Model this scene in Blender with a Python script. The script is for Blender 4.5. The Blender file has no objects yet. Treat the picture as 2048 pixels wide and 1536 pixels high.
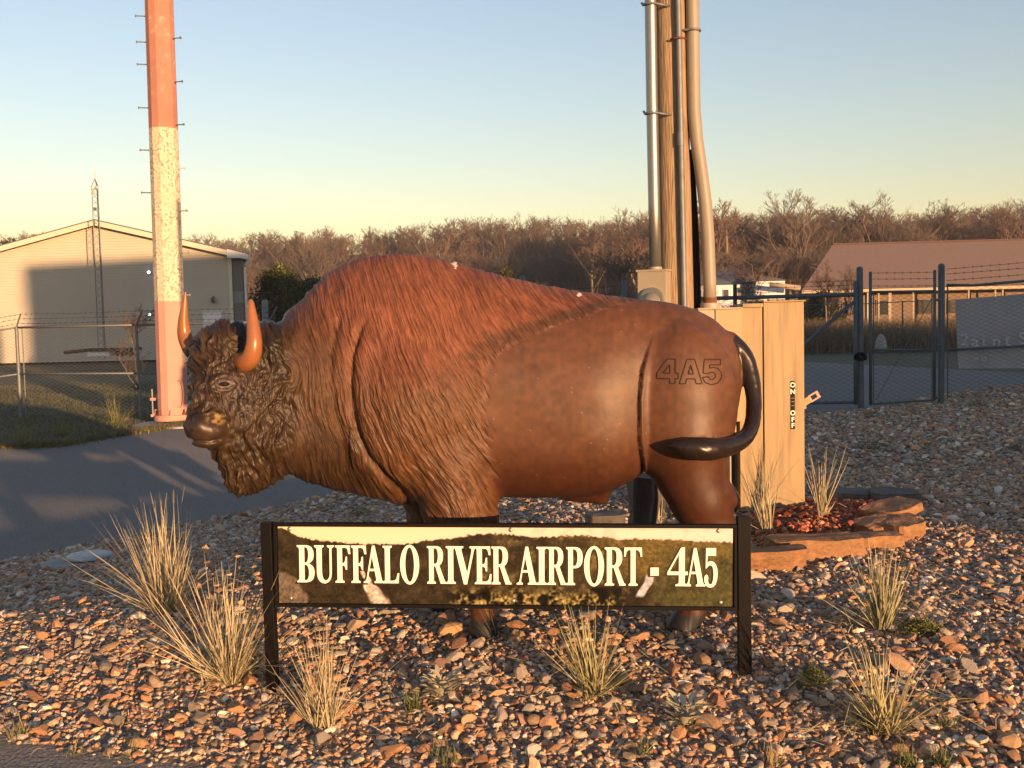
import bpy, bmesh, math, random
import numpy as np
from mathutils import Vector, Matrix
from mathutils.bvhtree import BVHTree

random.seed(7)
rng = np.random.default_rng(7)
S = bpy.context.scene
COL = S.collection

# ------------------------------------------------------------------ camera
F_PX, PITCH, ROLL, CAM_H = 2071.0, math.atan(128 / 2071.0), math.radians(1.3), 1.6
cd = bpy.data.cameras.new('camera')
cam = bpy.data.objects.new('camera', cd)
COL.objects.link(cam)
cd.sensor_width = 36.0
cd.lens = F_PX / 2048 * 36.0
cd.clip_start, cd.clip_end = 0.05, 3000
CAM_R = Matrix.Rotation(math.pi / 2 - PITCH, 3, 'X') @ Matrix.Rotation(-ROLL, 3, 'Z')
cam.location = (0, 0, CAM_H)
cam.rotation_euler = CAM_R.to_euler()
S.camera = cam

# ------------------------------------------------------------------ light
SUN_AZ, SUN_EL = math.radians(32), math.radians(4.6)      # sun stands behind the camera, to the right
to_sun = Vector((math.sin(SUN_AZ) * math.cos(SUN_EL), -math.cos(SUN_AZ) * math.cos(SUN_EL), math.sin(SUN_EL)))
sl = bpy.data.lights.new('sun', 'SUN')
sl.energy, sl.angle, sl.color = 5.0, math.radians(0.53), (1.0, 0.58, 0.28)
sun = bpy.data.objects.new('sun', sl)
COL.objects.link(sun)
sun.rotation_euler = to_sun.to_track_quat('Z', 'Y').to_euler()
sun.location = to_sun * 50

world = bpy.data.worlds.new('World')
S.world = world
world.use_nodes = True
wt = world.node_tree
sky = wt.nodes.new('ShaderNodeTexSky')
sky.sky_type = 'NISHITA'
sky.sun_disc = False
sky.sun_elevation = SUN_EL
sky.sun_rotation = math.pi - SUN_AZ
sky.altitude = 300
sky.air_density, sky.dust_density, sky.ozone_density = 1.3, 0.1, 1.8
bg = wt.nodes['Background']
bg.inputs['Strength'].default_value = 0.15
wb = wt.nodes.new('ShaderNodeVectorMath')            # white balance of the whole sky
wb.operation = 'MULTIPLY'
wb.inputs[1].default_value = (1.07, 0.945, 1.06)
wt.links.new(sky.outputs['Color'], wb.inputs[0])
wt.links.new(wb.outputs['Vector'], bg.inputs['Color'])

S.view_settings.view_transform = 'Standard'
S.view_settings.look = 'None'
S.view_settings.exposure = 1.13
S.view_settings.gamma = 1.0
S.view_settings.use_curve_mapping = False


# ------------------------------------------------------------------ measuring helpers
def ray(px, py):
    d = CAM_R @ Vector(((px - 1024) / F_PX, -(py - 768) / F_PX, -1.0))
    return d


def W(px, py, y):
    """point of the place seen at photo position (px, py) standing y metres in front"""
    d = ray(px, py)
    t = y / d.y
    return Vector((d.x * t, y, CAM_H + d.z * t))


CRT = np.array(CAM_R.transposed())


def project(P):
    q = (np.asarray(P, float) - np.array([0, 0, CAM_H])) @ CRT.T
    return 1024 - q[..., 0] / q[..., 2] * F_PX, 768 + q[..., 1] / q[..., 2] * F_PX


def smooth(a, b, x):
    t = np.clip((x - a) / (b - a), 0, 1)
    return t * t * (3 - 2 * t)


# back edge of the gravel bed, front edge of the gravel bed, far edge of the drive
EDGE_A = np.array([(-9.5, 2.6), (-7.0, 5.8), (-4.50, 9.05), (-3.25, 10.75), (-1.95, 12.4), (0.1, 14.0), (2.5, 15.7), (4.7, 17.0), (5.9, 17.5),
                   (8.6, 20.6), (11.5, 22.9), (15.5, 24.4), (22, 25.2)])
EDGE_F = np.array([(-8.6, 2.2), (-5.2, 5.2), (-3.2, 4.82), (-2.20, 4.48), (-1.57, 4.24), (-0.7, 3.98), (0.4, 3.75), (1.5, 3.58), (3.0, 3.45),
                   (6, 3.0), (10, 3.0), (16, 3.0), (22, 3.0)])
EDGE_B = np.array([(-16, 14.5), (-12, 16.2), (-8.3, 16.9), (-7.4, 17.0), (-6.6, 19.0), (-6.0, 20.3), (-3, 22.5), (1.0, 26.5), (5.0, 31.5),
                   (10.2, 36), (12.2, 30.5), (13.3, 27.2), (22, 26.2)])


def seg_dist(px, py, poly):
    """signed distance to an open polyline, positive on its left side"""
    best = np.full(np.shape(px), 1e9)
    sgn = np.ones(np.shape(px))
    for (x0, y0), (x1, y1) in zip(poly[:-1], poly[1:]):
        dx, dy = x1 - x0, y1 - y0
        t = np.clip(((px - x0) * dx + (py - y0) * dy) / (dx * dx + dy * dy), 0, 1)
        d = np.hypot(px - x0 - t * dx, py - y0 - t * dy)
        c = dx * (py - y0) - dy * (px - x0)
        m = d < best - 1e-9
        best = np.where(m, d, best)
        sgn = np.where(m, np.where(c >= 0, 1.0, -1.0), sgn)
    return best * sgn


def terrain(x, y):
    x = np.asarray(x, float)
    y = np.asarray(y, float)
    sd = seg_dist(x, y, EDGE_A)
    low = -0.46 + 0.39 * smooth(-1.5, 5.0, x) + 0.18 * smooth(13.5, 18, y) * smooth(0, -4, x)
    z = low * (0.82 * smooth(-4.6, 0.1, sd) + 0.18 * smooth(-1.0, 0.9, sd))
    z = z - 0.22 * smooth(1.45, -0.35, seg_dist(x, y, EDGE_F)) * (y < 7)
    z = z + 0.28 * smooth(26, 46, y) * smooth(4, -4, x) + 0.25 * smooth(38, 70, y) * smooth(2, 10, x)
    return z


def gz(x, y):
    return float(terrain(np.array([x]), np.array([y]))[0])


def G(px, py):
    """point on the ground seen at photo position"""
    d = ray(px, py)
    t = 1.6 / max(1e-4, -d.z)
    for _ in range(12):
        z = gz(d.x * t, d.y * t)
        t = (CAM_H - z) / max(1e-4, -d.z)
    return Vector((d.x * t, d.y * t, CAM_H + d.z * t))


# ------------------------------------------------------------------ object helpers
def tag(o, label=None, cat=None, group=None, kind=None):
    if label: o['label'] = label
    if cat: o['category'] = cat
    if group: o['group'] = group
    if kind: o['kind'] = kind
    return o


def link(name, me, parent=None, loc=None):
    o = bpy.data.objects.new(name, me)
    COL.objects.link(o)
    if parent is not None:
        o.parent = parent
        o.matrix_parent_inverse = Matrix.Translation(parent.location).inverted() if parent.type == 'EMPTY' and parent.parent is None else Matrix()
    if loc is not None:
        o.location = loc
    return o


def empty(name, loc):
    o = bpy.data.objects.new(name, None)
    o.empty_display_size = 0.2
    COL.objects.link(o)
    o.location = loc
    return o


def fast_mesh(name, V, Fc, mat=None, shade=False, col=None, attrs=None):
    """V (n,3); Fc (m,k) array of equal-sized faces"""
    V = np.asarray(V, np.float32)
    Fc = np.asarray(Fc, np.int32)
    me = bpy.data.meshes.new(name)
    me.vertices.add(len(V))
    me.vertices.foreach_set('co', V.ravel())
    k = Fc.shape[1]
    me.loops.add(Fc.size)
    me.loops.foreach_set('vertex_index', Fc.ravel())
    me.polygons.add(len(Fc))
    me.polygons.foreach_set('loop_start', np.arange(0, Fc.size, k, dtype=np.int32))
    me.polygons.foreach_set('loop_total', np.full(len(Fc), k, np.int32))
    me.update(calc_edges=True)
    me.polygons.foreach_set('use_smooth', np.full(len(Fc), shade, bool))
    if col is not None:
        a = me.color_attributes.new('Col', 'FLOAT_COLOR', 'POINT')
        c = np.ones((len(V), 4), np.float32)
        c[:, :3] = col
        a.data.foreach_set('color', c.ravel())
    for n, arr in (attrs or {}).items():
        a = me.attributes.new(n, 'FLOAT', 'POINT')
        a.data.foreach_set('value', np.asarray(arr, np.float32))
    if mat: me.materials.append(mat)
    return me


class MB:
    """collects simple solids into one mesh"""

    def __init__(self):
        self.v, self.f = [], []

    def add(self, vs, fs):
        o = len(self.v)
        self.v += [tuple(p) for p in vs]
        self.f += [tuple(i + o for i in f) for f in fs]
        return self

    def box(self, c, size, rz=0.0, bevel=0.0, M=None):
        bm = bmesh.new()
        bmesh.ops.create_cube(bm, size=1)
        for v in bm.verts:
            v.co = Vector((v.co.x * size[0], v.co.y * size[1], v.co.z * size[2]))
        if bevel:
            bmesh.ops.bevel(bm, geom=bm.edges[:], offset=bevel, segments=2, affect='EDGES', profile=0.6)
        T = Matrix.Translation(c) @ Matrix.Rotation(rz, 4, 'Z')
        if M: T = M @ T
        return self._bm(bm, T)

    def _bm(self, bm, T):
        bm.verts.index_update()
        self.add([T @ v.co for v in bm.verts], [[v.index for v in f.verts] for f in bm.faces])
        bm.free()
        return self

    def tube(self, pts, r, n=8, cap=True):
        pts = [Vector(p) for p in pts]
        rs = r if hasattr(r, '__len__') else [r] * len(pts)
        o = len(self.v)
        t0 = (pts[1] - pts[0]).normalized()
        up = Vector((0, 0, 1)) if abs(t0.z) < 0.9 else Vector((1, 0, 0))
        nrm = t0.cross(up).normalized()
        for i, p in enumerate(pts):
            t = (pts[min(i + 1, len(pts) - 1)] - pts[max(i - 1, 0)]).normalized()
            nrm = (nrm - t * nrm.dot(t)).normalized()
            b = t.cross(nrm)
            for k in range(n):
                a = 2 * math.pi * k / n
                self.v.append(tuple(p + (nrm * math.cos(a) + b * math.sin(a)) * rs[i]))
        for i in range(len(pts) - 1):
            for k in range(n):
                a, b_ = o + i * n + k, o + i * n + (k + 1) % n
                self.f.append((a, b_, b_ + n, a + n))
        if cap:
            self.f.append(tuple(o + k for k in range(n))[::-1])
            self.f.append(tuple(o + (len(pts) - 1) * n + k for k in range(n)))
        return self

    def lathe(self, base, prof, n=24):
        """prof: (radius, height) list"""
        o = len(self.v)
        b = Vector(base)
        for r, h in prof:
            for k in range(n):
                a = 2 * math.pi * k / n
                self.v.append((b.x + r * math.cos(a), b.y + r * math.sin(a), b.z + h))
        for i in range(len(prof) - 1):
            for k in range(n):
                a, b_ = o + i * n + k, o + i * n + (k + 1) % n
                self.f.append((a, b_, b_ + n, a + n))
        self.f.append(tuple(o + k for k in range(n))[::-1])
        self.f.append(tuple(o + (len(prof) - 1) * n + k for k in range(n)))
        return self

    def prism(self, poly, depth, M):
        """poly in xy, extruded along z by depth, placed by M"""
        n = len(poly)
        o = len(self.v)
        for z in (0, depth):
            for x, y in poly:
                self.v.append(tuple(M @ Vector((x, y, z))))
        self.f.append(tuple(o + k for k in range(n))[::-1])
        self.f.append(tuple(o + n + k for k in range(n)))
        for k in range(n):
            self.f.append((o + k, o + (k + 1) % n, o + n + (k + 1) % n, o + n + k))
        return self

    def build(self, name, mat, parent=None, shade=False, angle=None):
        me = bpy.data.meshes.new(name)
        me.from_pydata(self.v, [], self.f)
        me.update()
        if shade:
            me.polygons.foreach_set('use_smooth', np.ones(len(me.polygons), bool))
            if angle:
                try:
                    me.set_sharp_from_angle(angle=math.radians(angle))
                except Exception:
                    pass
        if mat: me.materials.append(mat)
        return link(name, me, parent)


# ------------------------------------------------------------------ materials
def M_(name, base, rough=0.7, metal=0.0, spec=0.4, var=None, scale=5.0, var_amt=0.5, bump=0.0, bump_scale=60.0, stretch=None,
       coat=0.0, var2=None, scale2=40.0, detail=6.0, ramp=(0.3, 0.7)):
    m = bpy.data.materials.new(name)
    m.use_nodes = True
    nt = m.node_tree
    b = nt.nodes['Principled BSDF']
    b.inputs['Roughness'].default_value = rough
    b.inputs['Metallic'].default_value = metal
    b.inputs['Specular IOR Level'].default_value = spec
    b.inputs['Coat Weight'].default_value = coat
    b.inputs['Coat Roughness'].default_value = 0.15
    b.inputs['Base Color'].default_value = (*base, 1)
    tc = nt.nodes.new('ShaderNodeTexCoord')
    src = tc.outputs['Object']
    if stretch:
        mp = nt.nodes.new('ShaderNodeMapping')
        mp.inputs['Scale'].default_value = stretch
        nt.links.new(src, mp.inputs['Vector'])
        src = mp.outputs['Vector']
    out = None
    if var:
        out = _mix(nt, src, (*base, 1), (*var, 1), scale, var_amt, detail, ramp)
        if var2:
            out = _mix(nt, src, out, (*var2, 1), scale2, 0.5, 3)
        nt.links.new(out, b.inputs['Base Color'])
    if bump:
        nz = nt.nodes.new('ShaderNodeTexNoise')
        nz.inputs['Scale'].default_value = bump_scale
        nz.inputs['Detail'].default_value = 5
        nt.links.new(src, nz.inputs['Vector'])
        bp = nt.nodes.new('ShaderNodeBump')
        bp.inputs['Strength'].default_value = 1.0
        bp.inputs['Distance'].default_value = bump
        nt.links.new(nz.outputs['Fac'], bp.inputs['Height'])
        nt.links.new(bp.outputs['Normal'], b.inputs['Normal'])
    return m


def _mix(nt, src, a, b_, scale, amt, detail, ramp=(0.3, 0.7)):
    nz = nt.nodes.new('ShaderNodeTexNoise')
    nz.inputs['Scale'].default_value = scale
    nz.inputs['Detail'].default_value = detail
    nz.inputs['Roughness'].default_value = 0.6
    nt.links.new(src, nz.inputs['Vector'])
    rp = nt.nodes.new('ShaderNodeValToRGB')
    rp.color_ramp.elements[0].position = ramp[0]
    rp.color_ramp.elements[1].position = ramp[1]
    nt.links.new(nz.outputs['Fac'], rp.inputs['Fac'])
    mx = nt.nodes.new('ShaderNodeMix')
    mx.data_type = 'RGBA'
    mu = nt.nodes.new('ShaderNodeMath')
    mu.operation = 'MULTIPLY'
    mu.inputs[1].default_value = amt * 2
    mu.use_clamp = True
    nt.links.new(rp.outputs['Color'], mu.inputs[0])
    nt.links.new(mu.outputs[0], mx.inputs['Factor'])
    if isinstance(a, tuple):
        mx.inputs[6].default_value = a
    else:
        nt.links.new(a, mx.inputs[6])
    mx.inputs[7].default_value = b_
    return mx.outputs[2]


def M_attr(name, rough=0.8, spec=0.3, bump=0.0, bump_scale=80, rough_attr=None, coat=0.0, mul_noise=0.0, noise_scale=30):
    """base colour from the mesh's own colour attribute (paint / stone / leaf colour)"""
    m = bpy.data.materials.new(name)
    m.use_nodes = True
    nt = m.node_tree
    b = nt.nodes['Principled BSDF']
    at = nt.nodes.new('ShaderNodeAttribute')
    at.attribute_name = 'Col'
    out = at.outputs['Color']
    tc = nt.nodes.new('ShaderNodeTexCoord')
    if mul_noise:
        nz = nt.nodes.new('ShaderNodeTexNoise')
        nz.inputs['Scale'].default_value = noise_scale
        nz.inputs['Detail'].default_value = 6
        nt.links.new(tc.outputs['Object'], nz.inputs['Vector'])
        mr = nt.nodes.new('ShaderNodeMapRange')
        mr.inputs['From Min'].default_value, mr.inputs['From Max'].default_value = 0.3, 0.7
        mr.inputs['To Min'].default_value, mr.inputs['To Max'].default_value = 1 - mul_noise, 1 + mul_noise
        nt.links.new(nz.outputs['Fac'], mr.inputs['Value'])
        vm = nt.nodes.new('ShaderNodeVectorMath')
        vm.operation = 'SCALE'
        nt.links.new(out, vm.inputs[0])
        nt.links.new(mr.outputs['Result'], vm.inputs['Scale'])
        out = vm.outputs['Vector']
    nt.links.new(out, b.inputs['Base Color'])
    b.inputs['Roughness'].default_value = rough
    b.inputs['Specular IOR Level'].default_value = spec
    b.inputs['Coat Weight'].default_value = coat
    b.inputs['Coat Roughness'].default_value = 0.2
    if rough_attr:
        ar = nt.nodes.new('ShaderNodeAttribute')
        ar.attribute_name = rough_attr
        nt.links.new(ar.outputs['Fac'], b.inputs['Roughness'])
    if bump:
        nz = nt.nodes.new('ShaderNodeTexNoise')
        nz.inputs['Scale'].default_value = bump_scale
        nz.inputs['Detail'].default_value = 5
        nt.links.new(tc.outputs['Object'], nz.inputs['Vector'])
        bp = nt.nodes.new('ShaderNodeBump')
        bp.inputs['Distance'].default_value = bump
        nt.links.new(nz.outputs['Fac'], bp.inputs['Height'])
        nt.links.new(bp.outputs['Normal'], b.inputs['Normal'])
    return m


m_ground = M_('dry turf', (0.095, 0.085, 0.045), 0.95, var=(0.06, 0.07, 0.03), scale=0.35, var2=(0.13, 0.10, 0.055), scale2=3.0, bump=0.05, bump_scale=9)
m_asphalt = M_('asphalt', (0.165, 0.150, 0.134), 0.92, var=(0.12, 0.11, 0.10), scale=0.5, var2=(0.27, 0.255, 0.24), scale2=60, bump=0.05, bump_scale=45)
m_soil = M_('gravel fines', (0.21, 0.165, 0.125), 0.95, var=(0.13, 0.10, 0.078), scale=6, bump=0.02, bump_scale=40)
m_red_soil = M_('red cinder soil', (0.13, 0.045, 0.025), 0.95, var=(0.07, 0.028, 0.018), scale=12, bump=0.02, bump_scale=40)
m_stone = M_attr('river stone', 0.75, 0.3, bump=0.004, bump_scale=60, mul_noise=0.22, noise_scale=35)
m_black = M_('black powder coat', (0.005, 0.0042, 0.004), 0.55, spec=0.12, bump=0.0004, bump_scale=300)
m_galv = M_('galvanised steel', (0.36, 0.345, 0.31), 0.42, metal=0.85, var=(0.30, 0.30, 0.29), scale=25)
m_galv_dull = M_('weathered galvanised pipe', (0.20, 0.21, 0.22), 0.6, metal=0.5, var=(0.14, 0.15, 0.155), scale=12)
m_concrete = M_('concrete', (0.33, 0.32, 0.29), 0.9, var=(0.24, 0.23, 0.21), scale=7, bump=0.004, bump_scale=60)
m_tan = M_('tan painted steel', (0.285, 0.212, 0.125), 0.6, spec=0.25, var=(0.17, 0.12, 0.068), var_amt=0.32, scale=4, ramp=(0.38, 0.66), stretch=(7, 7, 0.5), var2=(0.34, 0.245, 0.135), scale2=3)
m_tan2 = M_('tan painted box', (0.31, 0.265, 0.20), 0.5, var=(0.275, 0.235, 0.175), scale=4)
m_wood = M_('weathered pole wood', (0.27, 0.185, 0.11), 0.85, var=(0.095, 0.058, 0.034), scale=8, ramp=(0.42, 0.62), stretch=(7, 7, 0.35), var2=(0.34, 0.24, 0.15), scale2=22, bump=0.012, bump_scale=14)
m_pvc = M_('grey plastic conduit', (0.27, 0.235, 0.19), 0.5, var=(0.21, 0.18, 0.145), scale=3, stretch=(6, 6, 1))
m_rust = M_('rust', (0.17, 0.06, 0.025), 0.8, var=(0.10, 0.04, 0.02), scale=30)
m_white = M_('white paint', (0.72, 0.72, 0.70), 0.6)
m_roof_dark = M_('dark roof metal', (0.10, 0.10, 0.10), 0.5)
m_trim = M_('almond trim', (0.55, 0.50, 0.40), 0.6)

# ------------------------------------------------------------------ ground sheets
def axis(parts):
    a = [np.arange(s, e, st) for s, e, st in parts]
    return np.concatenate(a)


gx = axis([(-300, -60, 40), (-60, -16, 4), (-16, 24, 0.22), (24, 60, 4), (60, 301, 40)])
gy = axis([(-88, -8, 8), (-8, 2, 0.5), (2, 30, 0.22), (30, 90, 2), (90, 200, 10), (200, 431, 50)])
X, Y = np.meshgrid(gx, gy, indexing='ij')
Z = terrain(X, Y) - 0.03
nx, ny = X.shape
I = np.arange(nx * ny).reshape(nx, ny)
FQ = np.stack([I[:-1, :-1], I[1:, :-1], I[1:, 1:], I[:-1, 1:]], -1).reshape(-1, 4)
ground = link('ground', fast_mesh('ground', np.stack([X, Y, Z], -1).reshape(-1, 3), FQ, m_ground, True))
tag(ground, kind='structure')


def resample(poly, n):
    seg = np.hypot(*np.diff(poly, axis=0).T)
    s = np.concatenate([[0], np.cumsum(seg)])
    t = np.linspace(0, s[-1], n)
    return np.stack([np.interp(t, s, poly[:, 0]), np.interp(t, s, poly[:, 1])], -1)


def strip_sheet(name, A, B, n, m, lift, mat, by_index=True):
    if by_index:                                        # polylines that correspond vertex by vertex
        k = np.linspace(0, len(A) - 1, n)
        ia = np.arange(len(A))
        PA = np.stack([np.interp(k, ia, A[:, 0]), np.interp(k, ia, A[:, 1])], -1)
        PB = np.stack([np.interp(k, ia, B[:, 0]), np.interp(k, ia, B[:, 1])], -1)
    t = np.linspace(0, 1, m)[None, :, None]
    P = PA[:, None, :] * (1 - t) + PB[:, None, :] * t
    P[:, 0] += rng.normal(0, 0.015, P[:, 0].shape)
    z = terrain(P[..., 0], P[..., 1]) + lift
    V = np.concatenate([P, z[..., None]], -1).reshape(-1, 3)
    J = np.arange(n * m).reshape(n, m)
    Q = np.stack([J[:-1, :-1], J[1:, :-1], J[1:, 1:], J[:-1, 1:]], -1).reshape(-1, 4)
    o = link(name, fast_mesh(name, V, Q, mat, True))
    return tag(o, kind='structure')


bed = strip_sheet('gravel_bed', EDGE_F, EDGE_A, 220, 90, 0.0, m_soil)
drive = strip_sheet('asphalt_drive', EDGE_A - np.array([-0.15, 0.15]), EDGE_B, 160, 60, -0.012, m_asphalt)
FRONT = EDGE_F.copy()
FRONT[:, 1] = -8
pave = strip_sheet('asphalt_pavement', FRONT, EDGE_F + np.array([0, 0.12]), 120, 40, -0.006, m_asphalt)


# ------------------------------------------------------------------ gravel
def ico(sub):
    bm = bmesh.new()
    bmesh.ops.create_icosphere(bm, subdivisions=sub, radius=1)
    v = np.array([p.co[:] for p in bm.verts])
    bm.verts.index_update()
    f = np.array([[q.index for q in p.verts] for p in bm.faces])
    bm.free()
    return v, f


ICO1, ICO2 = ico(1), ico(2)


def stone_protos(base, n):
    v, f = base
    out = []
    for i in range(n):
        p = v.copy()
        worn = i % 3 == 0
        for _ in range(5 if worn else 10):              # chop facets to make worn chips
            d = rng.normal(size=3)
            d /= np.linalg.norm(d)
            h = rng.uniform(0.5, 0.86) if worn else rng.uniform(0.34, 0.72)
            over = np.maximum(p @ d - h, 0)
            p -= over[:, None] * d * 0.97
        p *= 1 + rng.normal(0, 0.04, (len(p), 1))
        out.append(p / np.abs(p).max())
    return out, f


PAL = np.array([(0.36, 0.225, 0.125), (0.31, 0.165, 0.085), (0.40, 0.29, 0.18), (0.25, 0.18, 0.125), (0.25, 0.20, 0.15), (0.32, 0.27, 0.225),
                (0.50, 0.42, 0.33), (0.24, 0.13, 0.08), (0.21, 0.17, 0.13), (0.36, 0.20, 0.115), (0.29, 0.23, 0.175), (0.30, 0.175, 0.125)])


def rotmats(n, tilt=0.5):
    a = rng.uniform(0, 2 * math.pi, n)
    b = rng.normal(0, tilt, n)
    c = rng.normal(0, tilt, n)
    R = np.zeros((n, 3, 3))
    ca, sa, cb, sb, cc, sc = np.cos(a), np.sin(a), np.cos(b), np.sin(b), np.cos(c), np.sin(c)
    Rz = np.zeros((n, 3, 3)); Rz[:, 0, 0] = ca; Rz[:, 0, 1] = -sa; Rz[:, 1, 0] = sa; Rz[:, 1, 1] = ca; Rz[:, 2, 2] = 1
    Rx = np.zeros((n, 3, 3)); Rx[:, 0, 0] = 1; Rx[:, 1, 1] = cb; Rx[:, 1, 2] = -sb; Rx[:, 2, 1] = sb; Rx[:, 2, 2] = cb
    Ry = np.zeros((n, 3, 3)); Ry[:, 1, 1] = 1; Ry[:, 0, 0] = cc; Ry[:, 0, 2] = sc; Ry[:, 2, 0] = -sc; Ry[:, 2, 2] = cc
    return Rz @ Rx @ Ry


def scatter_mesh(name, pts, size, protos, faces, mat, parent=None, flat=0.5, tilt=0.38, pal=PAL, shade=True):
    n = len(pts)
    k = rng.integers(0, len(protos), n)
    base = np.stack(protos)[k]
    sc = np.stack([size * rng.uniform(0.9, 1.4, n), size * rng.uniform(0.65, 1.0, n), size * rng.uniform(flat - 0.15, flat + 0.2, n)], -1) * 0.5
    V = np.einsum('nij,nkj->nki', rotmats(n, tilt), base * sc[:, None, :]) + pts[:, None, :]
    nv = base.shape[1]
    Fc = (faces[None] + (np.arange(n) * nv)[:, None, None]).reshape(-1, 3)
    c = pal[rng.integers(0, len(pal), n)] * rng.uniform(0.95, 1.6, (n, 1))
    me = fast_mesh(name, V.reshape(-1, 3), Fc, mat, shade, np.repeat(c, nv, 0))
    return link(name, me, parent)


def grid_pts(y0, y1, step, jitter=0.5):
    ys = np.arange(y0, y1, step * 0.88)
    out = []
    for y in ys:
        hw = 0.56 * y + 0.5
        xs = np.arange(-hw, hw, step)
        out.append(np.stack([xs + rng.uniform(-jitter, jitter, len(xs)) * step, np.full(len(xs), y) + rng.uniform(-jitter, jitter, len(xs)) * step], -1))
    P = np.concatenate(out)
    sa = seg_dist(P[:, 0], P[:, 1], EDGE_A)
    sf = seg_dist(P[:, 0], P[:, 1], EDGE_F)
    ok = (sa < -0.02 + rng.normal(0, 0.05, len(P))) & (sf > 0.0 + rng.normal(0, 0.03, len(P)))
    px, py = project(np.concatenate([P, terrain(P[:, 0], P[:, 1])[:, None]], -1))
    ok &= (px > -60) & (px < 2110) & (py < 1600)
    P = P[ok]
    return np.concatenate([P, terrain(P[:, 0], P[:, 1])[:, None]], -1)


protoN, faceN = stone_protos(ICO2, 24)
protoF, faceF = stone_protos(ICO1, 16)
PLANTER_C, PLANTER_R = Vector((2.25, 7.55, 0)), 1.0


def lognorm(n, med, sig, lo, hi):
    return np.clip(med * np.exp(rng.normal(0, sig, n)), lo, hi)


fill = grid_pts(3.2, 6.4, 0.0285, 0.6)
szf = lognorm(len(fill), 0.029, 0.25, 0.015, 0.045)
fill[:, 2] += szf * rng.uniform(-0.25, 0.2, len(fill))
tag(scatter_mesh('gravel', fill, szf, protoF, faceF, m_stone, bed, shade=False, flat=0.55), kind='stuff')
near = grid_pts(3.2, 6.4, 0.042, 0.7)
sz = lognorm(len(near), 0.039, 0.36, 0.022, 0.12)
near[:, 2] += sz * rng.uniform(-0.08, 0.22, len(near))
big = np.argsort(-(sz / near[:, 1]) * ((project(near)[0] > 0) & (project(near)[0] < 2048) & (project(near)[1] < 1530)))[:300]
rest = np.ones(len(near), bool)
rest[big] = False
lrg = rest & (sz > 0.047)
sml = rest & ~lrg
tag(scatter_mesh('gravel', near[lrg], sz[lrg], protoN, faceN, m_stone, bed, shade=False), kind='stuff')
tag(scatter_mesh('gravel', near[sml], sz[sml], protoF, faceF, m_stone, bed, shade=False), kind='stuff')
mid = grid_pts(6.4, 10.5, 0.0385)
sz2 = lognorm(len(mid), 0.042, 0.36, 0.02, 0.11)
mid[:, 2] += sz2 * rng.uniform(-0.15, 0.22, len(mid))
tag(scatter_mesh('gravel', mid, sz2, protoF, faceF, m_stone, bed, shade=False), kind='stuff')
far = grid_pts(10.5, 24.5, 0.075)
sz3 = lognorm(len(far), 0.068, 0.3, 0.03, 0.13)
far[:, 2] += sz3 * rng.uniform(-0.15, 0.25, len(far))
tag(scatter_mesh('gravel', far, sz3, protoF, faceF, m_stone, bed, shade=False), kind='stuff')
# the 300 stones that show largest: single parts of the bed, sharing meshes
stone_me = []
for i in range(36):
    c = np.repeat((PAL[i % len(PAL)] * rng.uniform(1.0, 1.5))[None], len(protoN[0]), 0)
    stone_me.append(fast_mesh('stone', protoN[i % 24] * 0.5, faceN, m_stone, False, c))
for j in big:
    o = link('stone', stone_me[rng.integers(36)], bed)
    s = sz[j]
    o.scale = (s * rng.uniform(1.0, 1.45), s * rng.uniform(0.7, 1.0), s * rng.uniform(0.42, 0.68))
    o.rotation_euler = (rng.normal(0, 0.35), rng.normal(0, 0.35), rng.uniform(0, 6.28))
    o.location = near[j] + np.array([0, 0, s * 0.12])

# ================================================================== the bison statue
BY = 5.43                                              # centre plane of the animal


def sdf_cone(P, a, b, ra, rb):
    """rounded cone between a and b"""
    a, b = np.asarray(a, np.float32), np.asarray(b, np.float32)
    ba = b - a
    t = np.clip(((P - a) @ ba) / (ba @ ba), 0, 1)
    return np.linalg.norm(P - a - t[..., None] * ba, axis=-1) - (ra + (rb - ra) * t)


def sdf_ell(P, c, r, R=None):
    q = P - np.asarray(c, np.float32)
    if R is not None: q = q @ R
    r = np.asarray(r, np.float32)
    k0 = np.linalg.norm(q / r, axis=-1)
    k1 = np.linalg.norm(q / (r * r), axis=-1) + 1e-6
    return k0 * (k0 - 1) / k1


def smin(a, b, k):
    h = np.clip(0.5 + 0.5 * (b - a) / k, 0, 1)
    return b + (a - b) * h - k * h * (1 - h)


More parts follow.
